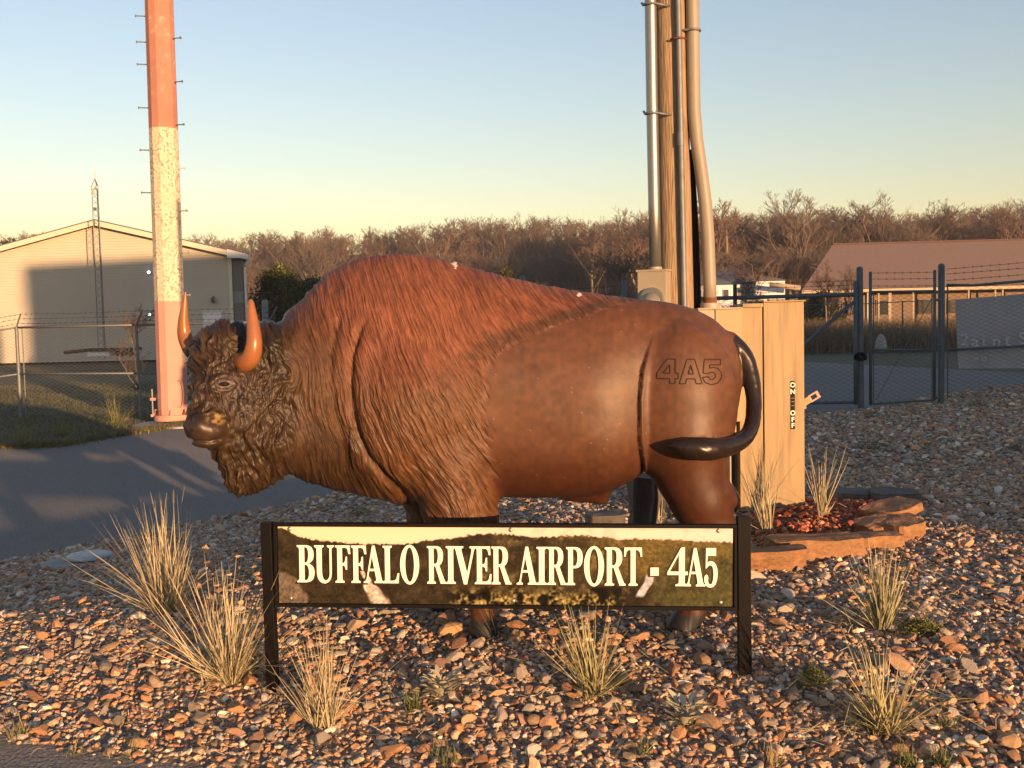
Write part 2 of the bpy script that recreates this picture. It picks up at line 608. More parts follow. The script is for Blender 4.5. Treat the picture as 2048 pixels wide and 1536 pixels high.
def surface_nets(F, org, h):
    ins = F < 0
    c = [ins[i:F.shape[0] - 1 + i, j:F.shape[1] - 1 + j, k:F.shape[2] - 1 + k] for i in (0, 1) for j in (0, 1) for k in (0, 1)]
    n = sum(x.astype(np.int8) for x in c)
    act = (n > 0) & (n < 8)
    ids = np.argwhere(act)
    idx = np.full(act.shape, -1, np.int64)
    idx[act] = np.arange(len(ids))
    corner = np.array([(i, j, k) for i in (0, 1) for j in (0, 1) for k in (0, 1)])
    val = np.stack([F[ids[:, 0] + i, ids[:, 1] + j, ids[:, 2] + k] for i, j, k in corner], -1)
    acc = np.zeros((len(ids), 3))
    cnt = np.zeros(len(ids))
    for a in range(8):
        for b in range(a + 1, 8):
            if np.abs(corner[a] - corner[b]).sum() != 1: continue
            m = (val[:, a] < 0) != (val[:, b] < 0)
            t = np.where(m, val[:, a] / np.where(m, val[:, a] - val[:, b], 1), 0)
            acc += np.where(m[:, None], corner[a] + t[:, None] * (corner[b] - corner[a]), 0)
            cnt += m
    V = (ids + acc / cnt[:, None]) * h + org
    Q = []
    for ax in range(3):
        a1, a2 = (ax + 1) % 3, (ax + 2) % 3
        s0 = np.take(ins, range(0, F.shape[ax] - 1), ax)
        s1 = np.take(ins, range(1, F.shape[ax]), ax)
        e = np.argwhere(s0 != s1)
        e = e[(e[:, a1] > 0) & (e[:, a2] > 0) & (e[:, a1] < F.shape[a1] - 1) & (e[:, a2] < F.shape[a2] - 1)]
        o1 = np.zeros(3, int); o1[a1] = 1
        o2 = np.zeros(3, int); o2[a2] = 1
        q = np.stack([idx[tuple((e - o1 - o2).T)], idx[tuple((e - o2).T)], idx[tuple(e.T)], idx[tuple((e - o1).T)]], -1)
        flip = s0[tuple(e.T)]
        q[~flip] = q[~flip][:, ::-1]
        Q.append(q)
    return V, np.concatenate(Q)


def C(px, py, y=BY):
    return np.array(W(px, py, y), np.float32)


HS = 0.0136
org = np.array([-1.86, 4.62, -0.04])
dims = (np.array([1.40, 5.98, 2.06]) - org) / HS
gxs = [np.arange(int(d)) * HS + o for d, o in zip(dims, org)]
P = np.stack(np.meshgrid(*gxs, indexing='ij'), -1).astype(np.float32)
px_g = P[..., 0]

# trunk: cross sections measured along the animal (photo column: top, bottom, half width, roundness of the top)
ST = np.array([(572, 640, 900, 0.13, 2.0), (600, 608, 938, 0.22, 1.9), (640, 566, 952, 0.29, 1.8), (680, 536, 966, 0.345, 1.7), (720, 519, 976, 0.385, 1.65), (760, 511, 984, 0.41, 1.6),
               (800, 508, 990, 0.425, 1.6), (850, 511, 992, 0.43, 1.62), (900, 521, 992, 0.425, 1.7), (1000, 549, 990, 0.415, 1.8), (1100, 572, 990, 0.42, 1.9), (1200, 588, 980, 0.415, 2.0),
               (1260, 596, 955, 0.375, 2.1), (1300, 600, 925, 0.35, 2.1), (1350, 607, 905, 0.325, 2.1), (1400, 623, 885, 0.29, 2.1), (1440, 648, 860, 0.235, 2.0), (1466, 682, 830, 0.15, 2.0), (1478, 716, 790, 0.06, 2.0)])
sx = np.array([C(p, 750)[0] for p in ST[:, 0]])
stop = np.array([C(p, t)[2] for p, t in ST[:, :2]])
sbot = np.array([C(p, b)[2] for p, b in ST[:, (0, 2)]])


def interp_s(x, xs, ys):                               # smooth (cubic) interpolation
    m = np.gradient(ys, xs)
    i = np.clip(np.searchsorted(xs, x) - 1, 0, len(xs) - 2)
    h = xs[i + 1] - xs[i]
    t = np.clip((x - xs[i]) / h, 0, 1)
    return ((2 * t ** 3 - 3 * t ** 2 + 1) * ys[i] + (t ** 3 - 2 * t ** 2 + t) * h * m[i] + (-2 * t ** 3 + 3 * t ** 2) * ys[i + 1] + (t ** 3 - t ** 2) * h * m[i + 1])


xx = gxs[0]
T_, B_, W_, N_ = (interp_s(xx, sx, a) for a in (stop, sbot, ST[:, 3], ST[:, 4]))
zc = (B_ + (T_ - B_) * 0.45)
ht, hb = (T_ - zc), (zc - B_)
zz = P[..., 2] - zc[:, None, None]
hh = np.where(zz > 0, ht[:, None, None], hb[:, None, None])
tt = np.abs(zz) / hh
uu = np.abs(P[..., 1] - BY) / W_[:, None, None]
nn = np.where(zz > 0, N_[:, None, None], 2.6)
rr = (uu ** nn + tt ** nn) ** (1 / nn)
body = (rr - 1) * np.minimum(W_[:, None, None], hh) * 0.9
ends = np.maximum(sx[0] - P[..., 0], P[..., 0] - sx[-1])
body = np.maximum(body, ends).astype(np.float32)
NB, FB = 5.19, 5.68                                    # planes of the near and the far legs


def box_apply(F, prim, lo, hi, k):
    i0 = [max(0, int((l - o) / HS) - 3) for l, o in zip(lo, org)]
    i1 = [min(F.shape[d], int((hi[d] - org[d]) / HS) + 4) for d in range(3)]
    s = tuple(slice(a, b) for a, b in zip(i0, i1))
    F[s] = smin(F[s], prim(P[s]), k)


def cone(F, a, b, ra, rb, k):
    a, b = np.asarray(a, float), np.asarray(b, float)
    m = max(ra, rb) + k + 0.03
    box_apply(F, lambda Q: sdf_cone(Q, a, b, ra, rb), np.minimum(a, b) - m, np.maximum(a, b) + m, k)


def ell(F, c, r, k, R=None):
    c = np.asarray(c, float)
    m = max(r) + k + 0.03
    box_apply(F, lambda Q: sdf_ell(Q, c, r, R), c - m, c + m, k)


F_ = body
# shoulder and upper arm: its own mass, meeting the neck in a crease
ell(F_, C(842, 815, 5.22), (0.355, 0.27, 0.40), 0.035)
ell(F_, C(842, 815, 5.66), (0.355, 0.25, 0.40), 0.035)
for y, dx, dy in ((NB, 0, 0), (FB, -75, -46)):         # fore legs with shaggy chaps
    cone(F_, C(905 + dx * 0.3, 925 + dy * 0.3, y), C(926 + dx * 0.6, 1060 + dy * 0.6, y), 0.205, 0.185, 0.06)
    cone(F_, C(926 + dx * 0.6, 1060 + dy * 0.6, y), C(945 + dx * 0.9, 1130 + dy, y), 0.17, 0.085, 0.05)
    cone(F_, C(945 + dx * 0.9, 1130 + dy, y), C(968 + dx, 1235 + dy, y), 0.08, 0.058, 0.03)
    cone(F_, C(968 + dx, 1235 + dy, y), C(966 + dx, 1262 + dy, y), 0.062, 0.078, 0.02)
for y, dy in ((5.22, 0), (5.64, -20)):                 # thighs and hind legs
    s = 1
    ell(F_, C(1361, 806, y + (0.028 if y < BY else -0.028)), (0.288, 0.235, 0.42), 0.016)
    cone(F_, C(1372, 880, y), C(1382, 955, y), 0.212, 0.165, 0.05)
    cone(F_, C(1382, 955, y), C(1402, 1000, y), 0.162, 0.150, 0.04)
    cone(F_, C(1402, 1000, y), C(1420, 1045, y), 0.150, 0.118, 0.04)
    cone(F_, C(1420, 1045, y), C(1404, 1130, y), 0.112, 0.068, 0.04)
    cone(F_, C(1404, 1130, y), C(1384, 1222, y), 0.066, 0.072, 0.03)
    cone(F_, C(1384, 1222, y), C(1364, 1258, y), 0.07, 0.085, 0.02)
    cone(F_, C(1448, 985, y - 0.03), C(1456, 1000, y - 0.03), 0.055, 0.052, 0.02)
    cone(F_, C(1432, 900, y - 0.06), C(1446, 985, y - 0.05), 0.040, 0.040, 0.02)
    cone(F_, C(1405, 1043, y - 0.08), C(1402, 1050, y - 0.08), 0.035, 0.035, 0.02)
cone(F_, C(1150, 968, BY), C(1198, 985, BY), 0.09, 0.06, 0.06)      # sheath
cone(F_, C(1198, 985, BY - 0.02), C(1205, 1000, BY - 0.02), 0.045, 0.02, 0.03)
# neck and brisket
ell(F_, C(640, 790, 5.36), (0.28, 0.33, 0.42), 0.10)
cone(F_, C(690, 930, 5.36), C(805, 962, 5.36), 0.12, 0.09, 0.08)
cone(F_, C(545, 730, 5.20), C(640, 760, 5.36), 0.225, 0.32, 0.08)
cone(F_, C(560, 850, 5.20), C(640, 860, 5.34), 0.20, 0.24, 0.08)
# head
HY = 5.10
ell(F_, C(452, 704, 5.13), (0.165, 0.17, 0.162), 0.03)
cone(F_, C(437, 730, 5.06), C(412, 842, 4.90), 0.145, 0.085, 0.05)
cone(F_, C(492, 770, 5.08), C(480, 850, 5.02), 0.17, 0.14, 0.06)
ell(F_, C(540, 800, 5.14), (0.14, 0.16, 0.22), 0.07)
cone(F_, C(455, 880, 4.99), C(478, 966, 5.03), 0.105, 0.062, 0.05)
cone(F_, C(525, 880, 5.05), C(500, 964, 5.05), 0.14, 0.068, 0.05)
cone(F_, C(560, 880, 5.10), C(535, 942, 5.08), 0.13, 0.075, 0.06)
cone(F_, C(575, 880, 5.14), C(572, 915, 5.14), 0.12, 0.085, 0.06)
ell(F_, C(412, 858, 4.86), (0.100, 0.09, 0.070), 0.025)           # muzzle
ell(F_, C(416, 882, 4.87), (0.080, 0.075, 0.034), 0.008)          # lower lip
cone(F_, C(390, 848, 4.84), C(398, 852, 4.80), 0.050, 0.04, 0.015)
ell(F_, C(447, 764, 4.93), (0.055, 0.035, 0.038), 0.02)           # brow and lids
cone(F_, C(520, 690, 5.06), C(533, 698, 5.02), 0.045, 0.045, 0.02)
cone(F_, C(533, 696, 5.01), C(546, 722, 4.98), 0.042, 0.016, 0.01)  # ear
# tail, hanging out behind and curled forward over the thigh
tail = [(1458, 684, 5.40, 0.060), (1487, 718, 5.39, 0.050), (1501, 768, 5.36, 0.044), (1506, 820, 5.31, 0.040), (1500, 860, 5.23, 0.040),
        (1480, 885, 5.12, 0.042), (1450, 896, 5.01, 0.046), (1408, 898, 4.955, 0.055), (1374, 895, 4.95, 0.046), (1336, 890, 4.965, 0.010)]
tk = np.array([(1458, 684, 5.40, .058), (1488, 716, 5.39, .049), (1504, 766, 5.36, .043), (1508, 815, 5.31, .039), (1503, 852, 5.24, .038), (1489, 877, 5.15, .039), (1466, 891, 5.06, .042),
               (1438, 897, 4.985, .048), (1406, 898, 4.955, .055), (1374, 895, 4.95, .045), (1336, 890, 4.965, .010)], float)
ts = np.arange(len(tk), dtype=float)
tq = np.linspace(0, len(tk) - 1, 34)
tail = [tuple(v) for v in np.stack([interp_s(tq, ts, tk[:, k]) for k in range(4)], -1)]
for (x0, y0, d0, r0), (x1, y1, d1, r1) in zip(tail[:-1], tail[1:]):
    cone(F_, C(x0, y0, d0), C(x1, y1, d1), r0, r1, 0.012)

V, Q = surface_nets(F_, org, HS)
tmp = bpy.data.objects.new('tmp', fast_mesh('tmp', V, Q, None, True))
COL.objects.link(tmp)
mo = tmp.modifiers.new('s', 'SMOOTH'); mo.factor = 0.5; mo.iterations = 3
mo = tmp.modifiers.new('u', 'SUBSURF'); mo.levels = 1; mo.render_levels = 1
dg = bpy.context.evaluated_depsgraph_get()
bis = bpy.data.meshes.new_from_object(tmp.evaluated_get(dg))
bpy.data.objects.remove(tmp)
nV = len(bis.vertices)
co = np.zeros(nV * 3, np.float32); bis.vertices.foreach_get('co', co); co = co.reshape(-1, 3)
nr = np.zeros(nV * 3, np.float32); bis.vertex_normals.foreach_get('vector', nr); nr = nr.reshape(-1, 3)
U, Vv = project(co)

# ---- fur direction in side view (photo units), combed strands by line integral convolution
LX0, LY0, LST = 330, 470, 1.5
LW, LH = int(1240 / LST), int(860 / LST)


def vnoise(w, h, cell, seed):
    r = np.random.default_rng(seed)
    gw, gh = int(w / cell) + 3, int(h / cell) + 3
    g = r.random((gh, gw))
    yy, xx_ = np.mgrid[0:h, 0:w]
    fx, fy = xx_ / cell, yy / cell
    ix, iy = fx.astype(int), fy.astype(int)
    tx, ty = fx - ix, fy - iy
    tx, ty = tx * tx * (3 - 2 * tx), ty * ty * (3 - 2 * ty)
    return (g[iy, ix] * (1 - tx) + g[iy, ix + 1] * tx) * (1 - ty) + (g[iy + 1, ix] * (1 - tx) + g[iy + 1, ix + 1] * tx) * ty


yy, xg = np.mgrid[0:LH, 0:LW]
ax_, ay_ = LX0 + xg * LST, LY0 + yy * LST
# key directions of the coat: position -> angle (0 = down, + = swept back to the right)
keys = np.array([(620, 640, 20), (700, 560, 5), (800, 540, 18), (900, 570, 30), (1000, 580, 50), (1100, 610, 62), (1200, 600, 70), (1000, 660, 35), (1080, 650, 45), (850, 640, 22), (640, 760, 2), (640, 900, 8),
                 (690, 850, 10), (740, 760, 12), (800, 760, 22), (880, 780, 26), (940, 800, 32), (780, 900, 32), (860, 900, 36), (940, 920, 42), (980, 960, 48), (880, 990, 30), (960, 1030, 24), (600, 700, 25), (560, 660, 50), (740, 660, 12)], float)
wsum = np.zeros(ax_.shape); ang = np.zeros(ax_.shape)
for kx, ky, ka in keys:
    w = 1 / ((ax_ - kx) ** 2 + (ay_ - ky) ** 2 + 400) ** 1.5
    wsum += w; ang += w * ka
ang = np.radians(ang / wsum)
ang += (vnoise(LW, LH, 30 / LST * 1.5, 3) - 0.5) * 0.55 + (vnoise(LW, LH, 12 / LST * 1.5, 4) - 0.5) * 0.4
headm = smooth(612, 575, ax_)
curl = (vnoise(LW, LH, 24, 5) - 0.5) * 3.4 + (vnoise(LW, LH, 10, 6) - 0.5) * 2.4
beard = smooth(850, 900, ay_)
capm = smooth(700, 660, ay_)
curl = curl * (1 - 0.62 * beard) * (1 - 0.45 * capm)
ang = ang * (1 - headm) + headm * (curl + 0.15)
dxf, dyf = np.sin(ang), np.cos(ang)


def lic(noise, L, step=1.0):
    out = noise.copy()
    for sgn in (1, -1):
        x, y = xg.astype(float), yy.astype(float)
        for _ in range(L):
            ix, iy = np.clip(x.round().astype(int), 0, LW - 1), np.clip(y.round().astype(int), 0, LH - 1)
            x = x + sgn * step * dxf[iy, ix]
            y = y + sgn * step * dyf[iy, ix]
            ix, iy = np.clip(x.round().astype(int), 0, LW - 1), np.clip(y.round().astype(int), 0, LH - 1)
            out = out + noise[iy, ix]
    out /= (2 * L + 1)
    return (out - out.mean()) / out.std()




def potential(gx_, gy_):
    """least-squares height map whose gradient follows (gx_, gy_)"""
    def ext(a, sx_, sy_):
        a = np.concatenate([a, sx_ * a[:, ::-1]], 1)
        return np.concatenate([a, sy_ * a[::-1]], 0)
    X_, Y_ = ext(gx_, -1, 1), ext(gy_, 1, -1)
    h_, w_ = X_.shape
    kx = np.fft.fftfreq(w_)[None] * 2j * np.pi
    ky = np.fft.fftfreq(h_)[:, None] * 2j * np.pi
    den = kx * kx + ky * ky
    den[0, 0] = 1
    f = (kx * np.fft.fft2(X_) + ky * np.fft.fft2(Y_)) / den
    f[0, 0] = 0
    return np.fft.ifft2(f).real[:LH, :LW]


fur_u = potential(dyf, -dxf) * LST                     # across the strands
fur_v = potential(dxf, dyf) * LST                      # along the strands
fine = lic(vnoise(LW, LH, 2.6, 11), 13)
coarse = lic(vnoise(LW, LH, 4.6, 12), 16)
hcurl = lic(vnoise(LW, LH, 3.9, 13), 9)
fine = np.clip(fine, -2, 2) / 2; coarse = np.clip(coarse, -2, 2) / 2; hcurl = np.clip(hcurl, -2, 2) / 2


def samp(img, x, y):
    fx, fy = np.clip((x - LX0) / LST, 0, LW - 2), np.clip((y - LY0) / LST, 0, LH - 2)
    ix, iy = fx.astype(int), fy.astype(int)
    tx, ty = fx - ix, fy - iy
    return (img[iy, ix] * (1 - tx) + img[iy, ix + 1] * tx) * (1 - ty) + (img[iy + 1, ix] * (1 - tx) + img[iy + 1, ix + 1] * tx) * ty


def near_line(pts):
    pts = np.array(pts, float)
    best = np.full(nV, 1e9)
    for (x0, y0), (x1, y1) in zip(pts[:-1], pts[1:]):
        dx, dy = x1 - x0, y1 - y0
        t = np.clip(((U - x0) * dx + (Vv - y0) * dy) / (dx * dx + dy * dy), 0, 1)
        best = np.minimum(best, np.hypot(U - x0 - t * dx, Vv - y0 - t * dy))
    return best


nz1 = samp(vnoise(LW, LH, 30, 21), U, Vv) - 0.5
edge_x = np.interp(Vv, [560, 600, 625, 640, 655, 670, 690, 710, 735, 760, 830, 900, 950, 1010, 1060, 1100, 1300], [1420, 1275, 1190, 1150, 1100, 1060, 1022, 995, 975, 966, 966, 978, 986, 1002, 1012, 1016, 1016])
ragged = 14 * samp(fine, U, Vv) + 16 * nz1
rear = smooth(-12, 9, U - edge_x + ragged * 0.8)
head = smooth(612, 570, U + 30 * nz1)
nearside = (nr[:, 1] < 0.35)
muz = smooth(1.12, 0.9, np.hypot((U - 413) / 48, (Vv - 866) / 36)) * (co[:, 1] < 5.0)
eyeA = smooth(1.2, 0.8, np.hypot((U - 447) / 34, (Vv - 766) / 22)) * (co[:, 1] < 5.05)
face = smooth(1.15, 0.75, np.hypot((U - 490) / 44, (Vv - 800) / 48)) * head
tailm = smooth(0.012, 0.004, np.min([sdf_cone(co, C(x0, y0, d0), C(x1, y1, d1), r0 + .006, r1 + .006) for (x0, y0, d0, r0), (x1, y1, d1, r1) in zip(tail[1:-1], tail[2:])], 0))
low = smooth(1075, 1120, Vv)                           # bare lower legs
cape = (1 - rear) * (1 - low)
shag = smooth(700, 900, Vv) * (U > 690)
body_fur = samp(fine, U, Vv) * (0.0030 + 0.0008 * shag) + samp(coarse, U, Vv) * (0.0010 + 0.0026 * shag + 0.004 * smooth(700, 640, U))
head_fur = samp(hcurl, U, Vv) * 0.0125 + samp(fine, U, Vv) * 0.004
dots = (samp(vnoise(LW, LH, 4.0, 31), U, Vv) - 0.5)
hf = head_fur * (1 - face) + face * dots * 0.012
hf = hf * (1 - muz) * (1 - 0.9 * eyeA) + muz * dots * 0.004 * smooth(-5, 20, U - 420)
D = cape * ((1 - head) * body_fur + head * hf) + 0.0015 * (1 - smooth(-34, 14, U - edge_x + ragged)) * (1 - low) * (1 - head) + 0.0025 * samp(fine, U, Vv) * np.exp(-((U - edge_x + ragged + 6) / 12) ** 2) * (Vv > 600) * (1 - low)
D += rear * (nz1 * 0.004) + tailm * samp(coarse, U, Vv) * 0.0008
crease1 = near_line([(735, 628), (716, 665), (703, 710), (700, 760), (703, 815), (713, 862), (735, 912), (768, 950), (805, 985)])
crease2 = near_line([(676, 640), (662, 700), (660, 760), (668, 815), (683, 872), (693, 935)])
crease3 = near_line([(1322, 628), (1298, 690), (1283, 740), (1277, 800), (1277, 880), (1284, 935)])
crease4 = near_line([(800, 640), (900, 690), (960, 705)])
groove = near_line([(374, 880), (392, 884), (418, 885), (440, 880)])
lid1 = near_line([(424, 768), (436, 757), (450, 754), (463, 758), (472, 768)])
lid2 = near_line([(422, 760), (436, 748), (452, 745), (468, 750), (478, 762)])
lid3 = near_line([(428, 775), (442, 782), (458, 780), (470, 772)])
D -= 0.024 * np.exp(-(crease1 / 7) ** 2) * smooth(620, 680, Vv) + 0.014 * np.exp(-(crease2 / 7) ** 2) 
cs = U - np.interp(Vv, [628, 690, 740, 800, 880, 935, 960], [1322, 1298, 1283, 1277, 1277, 1286, 1296])
cfade = smooth(660, 760, Vv) * smooth(985, 930, Vv) * nearside * (1 - tailm) * (co[:, 1] < BY - 0.1)
D += cfade * np.where(cs > 0, 0.022 * np.exp(-np.maximum(cs, 0) / 40) * smooth(0, 3, cs), -0.011 * np.exp(np.minimum(cs, 0) / 30))
D += 0.012 * np.exp(-((crease1 - 22) / 16) ** 2) * (U > 700) * smooth(620, 720, Vv)
near_head = co[:, 1] < 5.06
D -= 0.016 * np.exp(-(groove / 2.6) ** 2) * near_head
D -= (0.006 * np.exp(-(lid1 / 1.8) ** 2) + 0.005 * np.exp(-(lid3 / 2) ** 2)) * near_head
D += (0.005 * np.exp(-(((lid1 + lid2) * .5) / 6) ** 2) - 0.004 * np.exp(-(lid2 / 1.8) ** 2)) * near_head
nost1 = np.hypot((U - 381) / 9, (Vv - 846) / 6); nost2 = np.hypot((U - 436) / 13, (Vv - 846) / 8)
D -= 0.02 * np.exp(-nost1 ** 2) * near_head * 0.6 + 0.006 * np.exp(-nost2 ** 2) * near_head
co2 = co + nr * D[:, None]
co2[:, 2] = np.maximum(co2[:, 2], 0.0)
bis.vertices.foreach_set('co', co2.astype(np.float32).ravel())


def mixc(a, b, t):
    return a * (1 - t[:, None]) + np.asarray(b) * t[:, None]


nzb = samp(vnoise(LW, LH, 60, 41), U, Vv) - 0.5
nzc = samp(vnoise(LW, LH, 7, 42), U, Vv) - 0.5
colr = np.tile(np.array([0.150, 0.053, 0.027]), (nV, 1))                     # rust brown back
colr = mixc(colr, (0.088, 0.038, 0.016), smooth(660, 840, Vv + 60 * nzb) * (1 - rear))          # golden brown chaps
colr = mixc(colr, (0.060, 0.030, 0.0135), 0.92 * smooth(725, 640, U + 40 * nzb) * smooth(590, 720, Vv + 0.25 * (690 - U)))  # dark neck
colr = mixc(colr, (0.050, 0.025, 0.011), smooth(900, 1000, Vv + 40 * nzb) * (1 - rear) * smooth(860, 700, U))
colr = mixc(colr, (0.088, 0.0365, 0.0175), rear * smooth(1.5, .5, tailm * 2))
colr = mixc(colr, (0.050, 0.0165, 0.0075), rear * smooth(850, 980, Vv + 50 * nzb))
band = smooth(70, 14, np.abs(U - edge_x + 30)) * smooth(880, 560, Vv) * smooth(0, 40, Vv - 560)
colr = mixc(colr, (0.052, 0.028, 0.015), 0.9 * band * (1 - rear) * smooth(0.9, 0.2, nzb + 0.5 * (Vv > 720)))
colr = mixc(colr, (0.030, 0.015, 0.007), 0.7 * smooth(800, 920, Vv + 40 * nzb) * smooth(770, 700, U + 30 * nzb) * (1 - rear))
colr = mixc(colr, (0.032, 0.018, 0.0085), head)
colr = mixc(colr, (0.026, 0.0135, 0.008), head * np.maximum(face, eyeA))
colr = mixc(colr, (0.036, 0.022, 0.013), muz)
colr = mixc(colr, (0.016, 0.010, 0.008), tailm)
colr = mixc(colr, (0.02, 0.02, 0.022), smooth(0.115, 0.075, co[:, 2] + 0.02 * nzc))               # hooves
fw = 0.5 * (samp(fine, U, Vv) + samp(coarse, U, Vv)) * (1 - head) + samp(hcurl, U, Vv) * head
groove_tone = 1 + cape * (1 - 0.6 * muz) * np.clip(fw, -1, 1) * (0.26 + 0.25 * head + 0.10 * shag)     # colour darker in the fur grooves, lighter on the ridges
colr *= (groove_tone * (1 + 0.35 * nzc * rear + 0.25 * nzb))[:, None]
earm = smooth(0.02, 0.004, np.minimum(sdf_cone(co, C(533, 696, 5.01), C(546, 722, 4.98), 0.05, 0.02), sdf_cone(co, C(520, 690, 5.06), C(533, 698, 5.02), 0.04, 0.05)))
colr = mixc(colr, (0.02, 0.014, 0.010), earm)
chip = ((np.hypot((U - 909) / 7, (Vv - 531) / 9) + 1.6 * np.abs(nzc)) < 0.9) | ((np.hypot((U - 1159) / 6, (Vv - 589) / 9) + 1.6 * np.abs(nzc)) < 0.9) | ((np.hypot((U - 1074) / 4, (Vv - 643) / 6) + 2 * np.abs(nzc)) < 0.7)
speck = (rng.random(nV) < 0.0011) & (rear > 0.8) & (tailm < 0.2)
colr[speck] = colr[speck] * 1.2 + 0.07
streak = samp(vnoise(LW, LH, 5, 61), U, Vv * 0 + 700) - 0.5
colr *= (1 + 0.16 * streak * rear)[:, None]
colr = mixc(colr, (0.02, 0.011, 0.007), 0.4 * np.exp(-(cs / 4) ** 2) * cfade)  # shade of the thigh crease painted into the coat colour
colr[chip] = (0.62, 0.55, 0.45)
gold = smooth(1.2, 0.5, np.hypot((U - 433) / 22, (Vv - 838) / 13)) * near_head
colr = mixc(colr, (0.22, 0.145, 0.05), gold * smooth(-0.1, 0.25, dots + 0.1))
rough = 0.60 - 0.09 * rear - 0.14 * head - 0.06 * muz - 0.22 * tailm - 0.10 * shag * cape
rough += 0.08 * nzb
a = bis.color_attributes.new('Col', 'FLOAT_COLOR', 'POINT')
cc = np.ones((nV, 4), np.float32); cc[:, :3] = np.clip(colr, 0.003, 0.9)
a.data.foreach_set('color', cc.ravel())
a = bis.attributes.new('Rough', 'FLOAT', 'POINT')
a.data.foreach_set('value', np.clip(rough, 0.15, 0.9).astype(np.float32))
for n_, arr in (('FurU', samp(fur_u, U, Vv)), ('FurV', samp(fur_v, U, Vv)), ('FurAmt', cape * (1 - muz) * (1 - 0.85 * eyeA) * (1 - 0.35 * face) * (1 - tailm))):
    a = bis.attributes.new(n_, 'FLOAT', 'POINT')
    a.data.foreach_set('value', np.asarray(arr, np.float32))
bis.materials.clear()
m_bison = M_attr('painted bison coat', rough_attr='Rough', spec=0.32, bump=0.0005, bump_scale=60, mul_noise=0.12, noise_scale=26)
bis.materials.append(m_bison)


def add_fur(m):
    nt = m.node_tree
    b = nt.nodes['Principled BSDF']
    at = {}
    for n_ in ('FurU', 'FurV', 'FurAmt'):
        q = nt.nodes.new('ShaderNodeAttribute'); q.attribute_name = n_
        at[n_] = q.outputs['Fac']

    def mth(op, a_, b_):
        k = nt.nodes.new('ShaderNodeMath'); k.operation = op
        for i_, s_ in enumerate((a_, b_)):
            if isinstance(s_, (int, float)): k.inputs[i_].default_value = s_
            else: nt.links.new(s_, k.inputs[i_])
        return k.outputs[0]

    hs = []
    for du, dv, det in ((4.8, 38.0, 2), (10.0, 70.0, 1)):
        cx_ = nt.nodes.new('ShaderNodeCombineXYZ')
        nt.links.new(mth('DIVIDE', at['FurU'], du), cx_.inputs[0])
        nt.links.new(mth('DIVIDE', at['FurV'], dv), cx_.inputs[1])
        nz = nt.nodes.new('ShaderNodeTexNoise'); nz.noise_dimensions = '2D'
        nz.inputs['Scale'].default_value = 1.0; nz.inputs['Detail'].default_value = det; nz.inputs['Distortion'].default_value = 0.15
        nt.links.new(cx_.outputs[0], nz.inputs['Vector'])
        hs.append(nz.outputs['Fac'])
    h_ = mth('ADD', mth('MULTIPLY', hs[0], 0.72), mth('MULTIPLY', hs[1], 0.28))
    ha = mth('MULTIPLY', mth('SUBTRACT', h_, 0.5), at['FurAmt'])
    old = b.inputs['Normal'].links[0].from_socket if b.inputs['Normal'].links else None
    bp = nt.nodes.new('ShaderNodeBump')
    bp.inputs['Distance'].default_value = 0.016
    bp.inputs['Strength'].default_value = 0.9
    nt.links.new(ha, bp.inputs['Height'])
    if old: nt.links.new(old, bp.inputs['Normal'])
    nt.links.new(bp.outputs['Normal'], b.inputs['Normal'])
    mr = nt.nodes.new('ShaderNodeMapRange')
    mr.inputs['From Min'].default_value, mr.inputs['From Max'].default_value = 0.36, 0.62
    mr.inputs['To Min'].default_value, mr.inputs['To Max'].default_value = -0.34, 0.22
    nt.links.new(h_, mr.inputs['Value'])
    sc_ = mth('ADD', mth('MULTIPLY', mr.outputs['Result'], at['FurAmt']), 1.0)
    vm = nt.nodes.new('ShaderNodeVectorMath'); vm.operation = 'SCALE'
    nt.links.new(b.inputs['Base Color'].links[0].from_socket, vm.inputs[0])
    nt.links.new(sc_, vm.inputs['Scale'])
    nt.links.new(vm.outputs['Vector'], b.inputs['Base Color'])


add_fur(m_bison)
bis.polygons.foreach_set('use_smooth', np.ones(len(bis.polygons), bool))
bis.update()
bison = empty('bison_statue', (0, BY, 0))
tag(bison, 'life-size brown bison statue with shaggy head turned to the viewer behind the sign', 'statue')
body_o = link('body', bis, bison)
bvh = BVHTree.FromPolygons([Vector(c) for c in co2], [tuple(p.vertices) for p in bis.polygons])


def on_bison(px, py):
    d = ray(px, py).normalized()
    h = bvh.ray_cast(Vector((0, 0, CAM_H)), d)
    return h[0], h[1]


m_horn = M_('painted horn', (0.28, 0.105, 0.038), 0.32, var=(0.22, 0.085, 0.03), scale=14, spec=0.5)
m_eye = M_('glossy eye', (0.008, 0.006, 0.005), 0.05, spec=0.8)


def horn(path):
    pts, rad = [], []
    for i in range(len(path) - 1):
        p0, p1 = path[max(i - 1, 0)], path[i]
        p2, p3 = path[i + 1], path[min(i + 2, len(path) - 1)]
        for s in np.linspace(0, 1, 6, endpoint=(i == len(path) - 2)):
            q = [0.5 * ((2 * b) + (-a_ + c) * s + (2 * a_ - 5 * b + 4 * c - d) * s * s + (-a_ + 3 * b - 3 * c + d) * s ** 3) for a_, b, c, d in zip(p0, p1, p2, p3)]
            pts.append(W(q[0], q[1], q[2])); rad.append(max(q[3], 0.5) * q[2] / F_PX)
    MB().tube(pts, rad, 20).build('horn', m_horn, bison, True, 60)


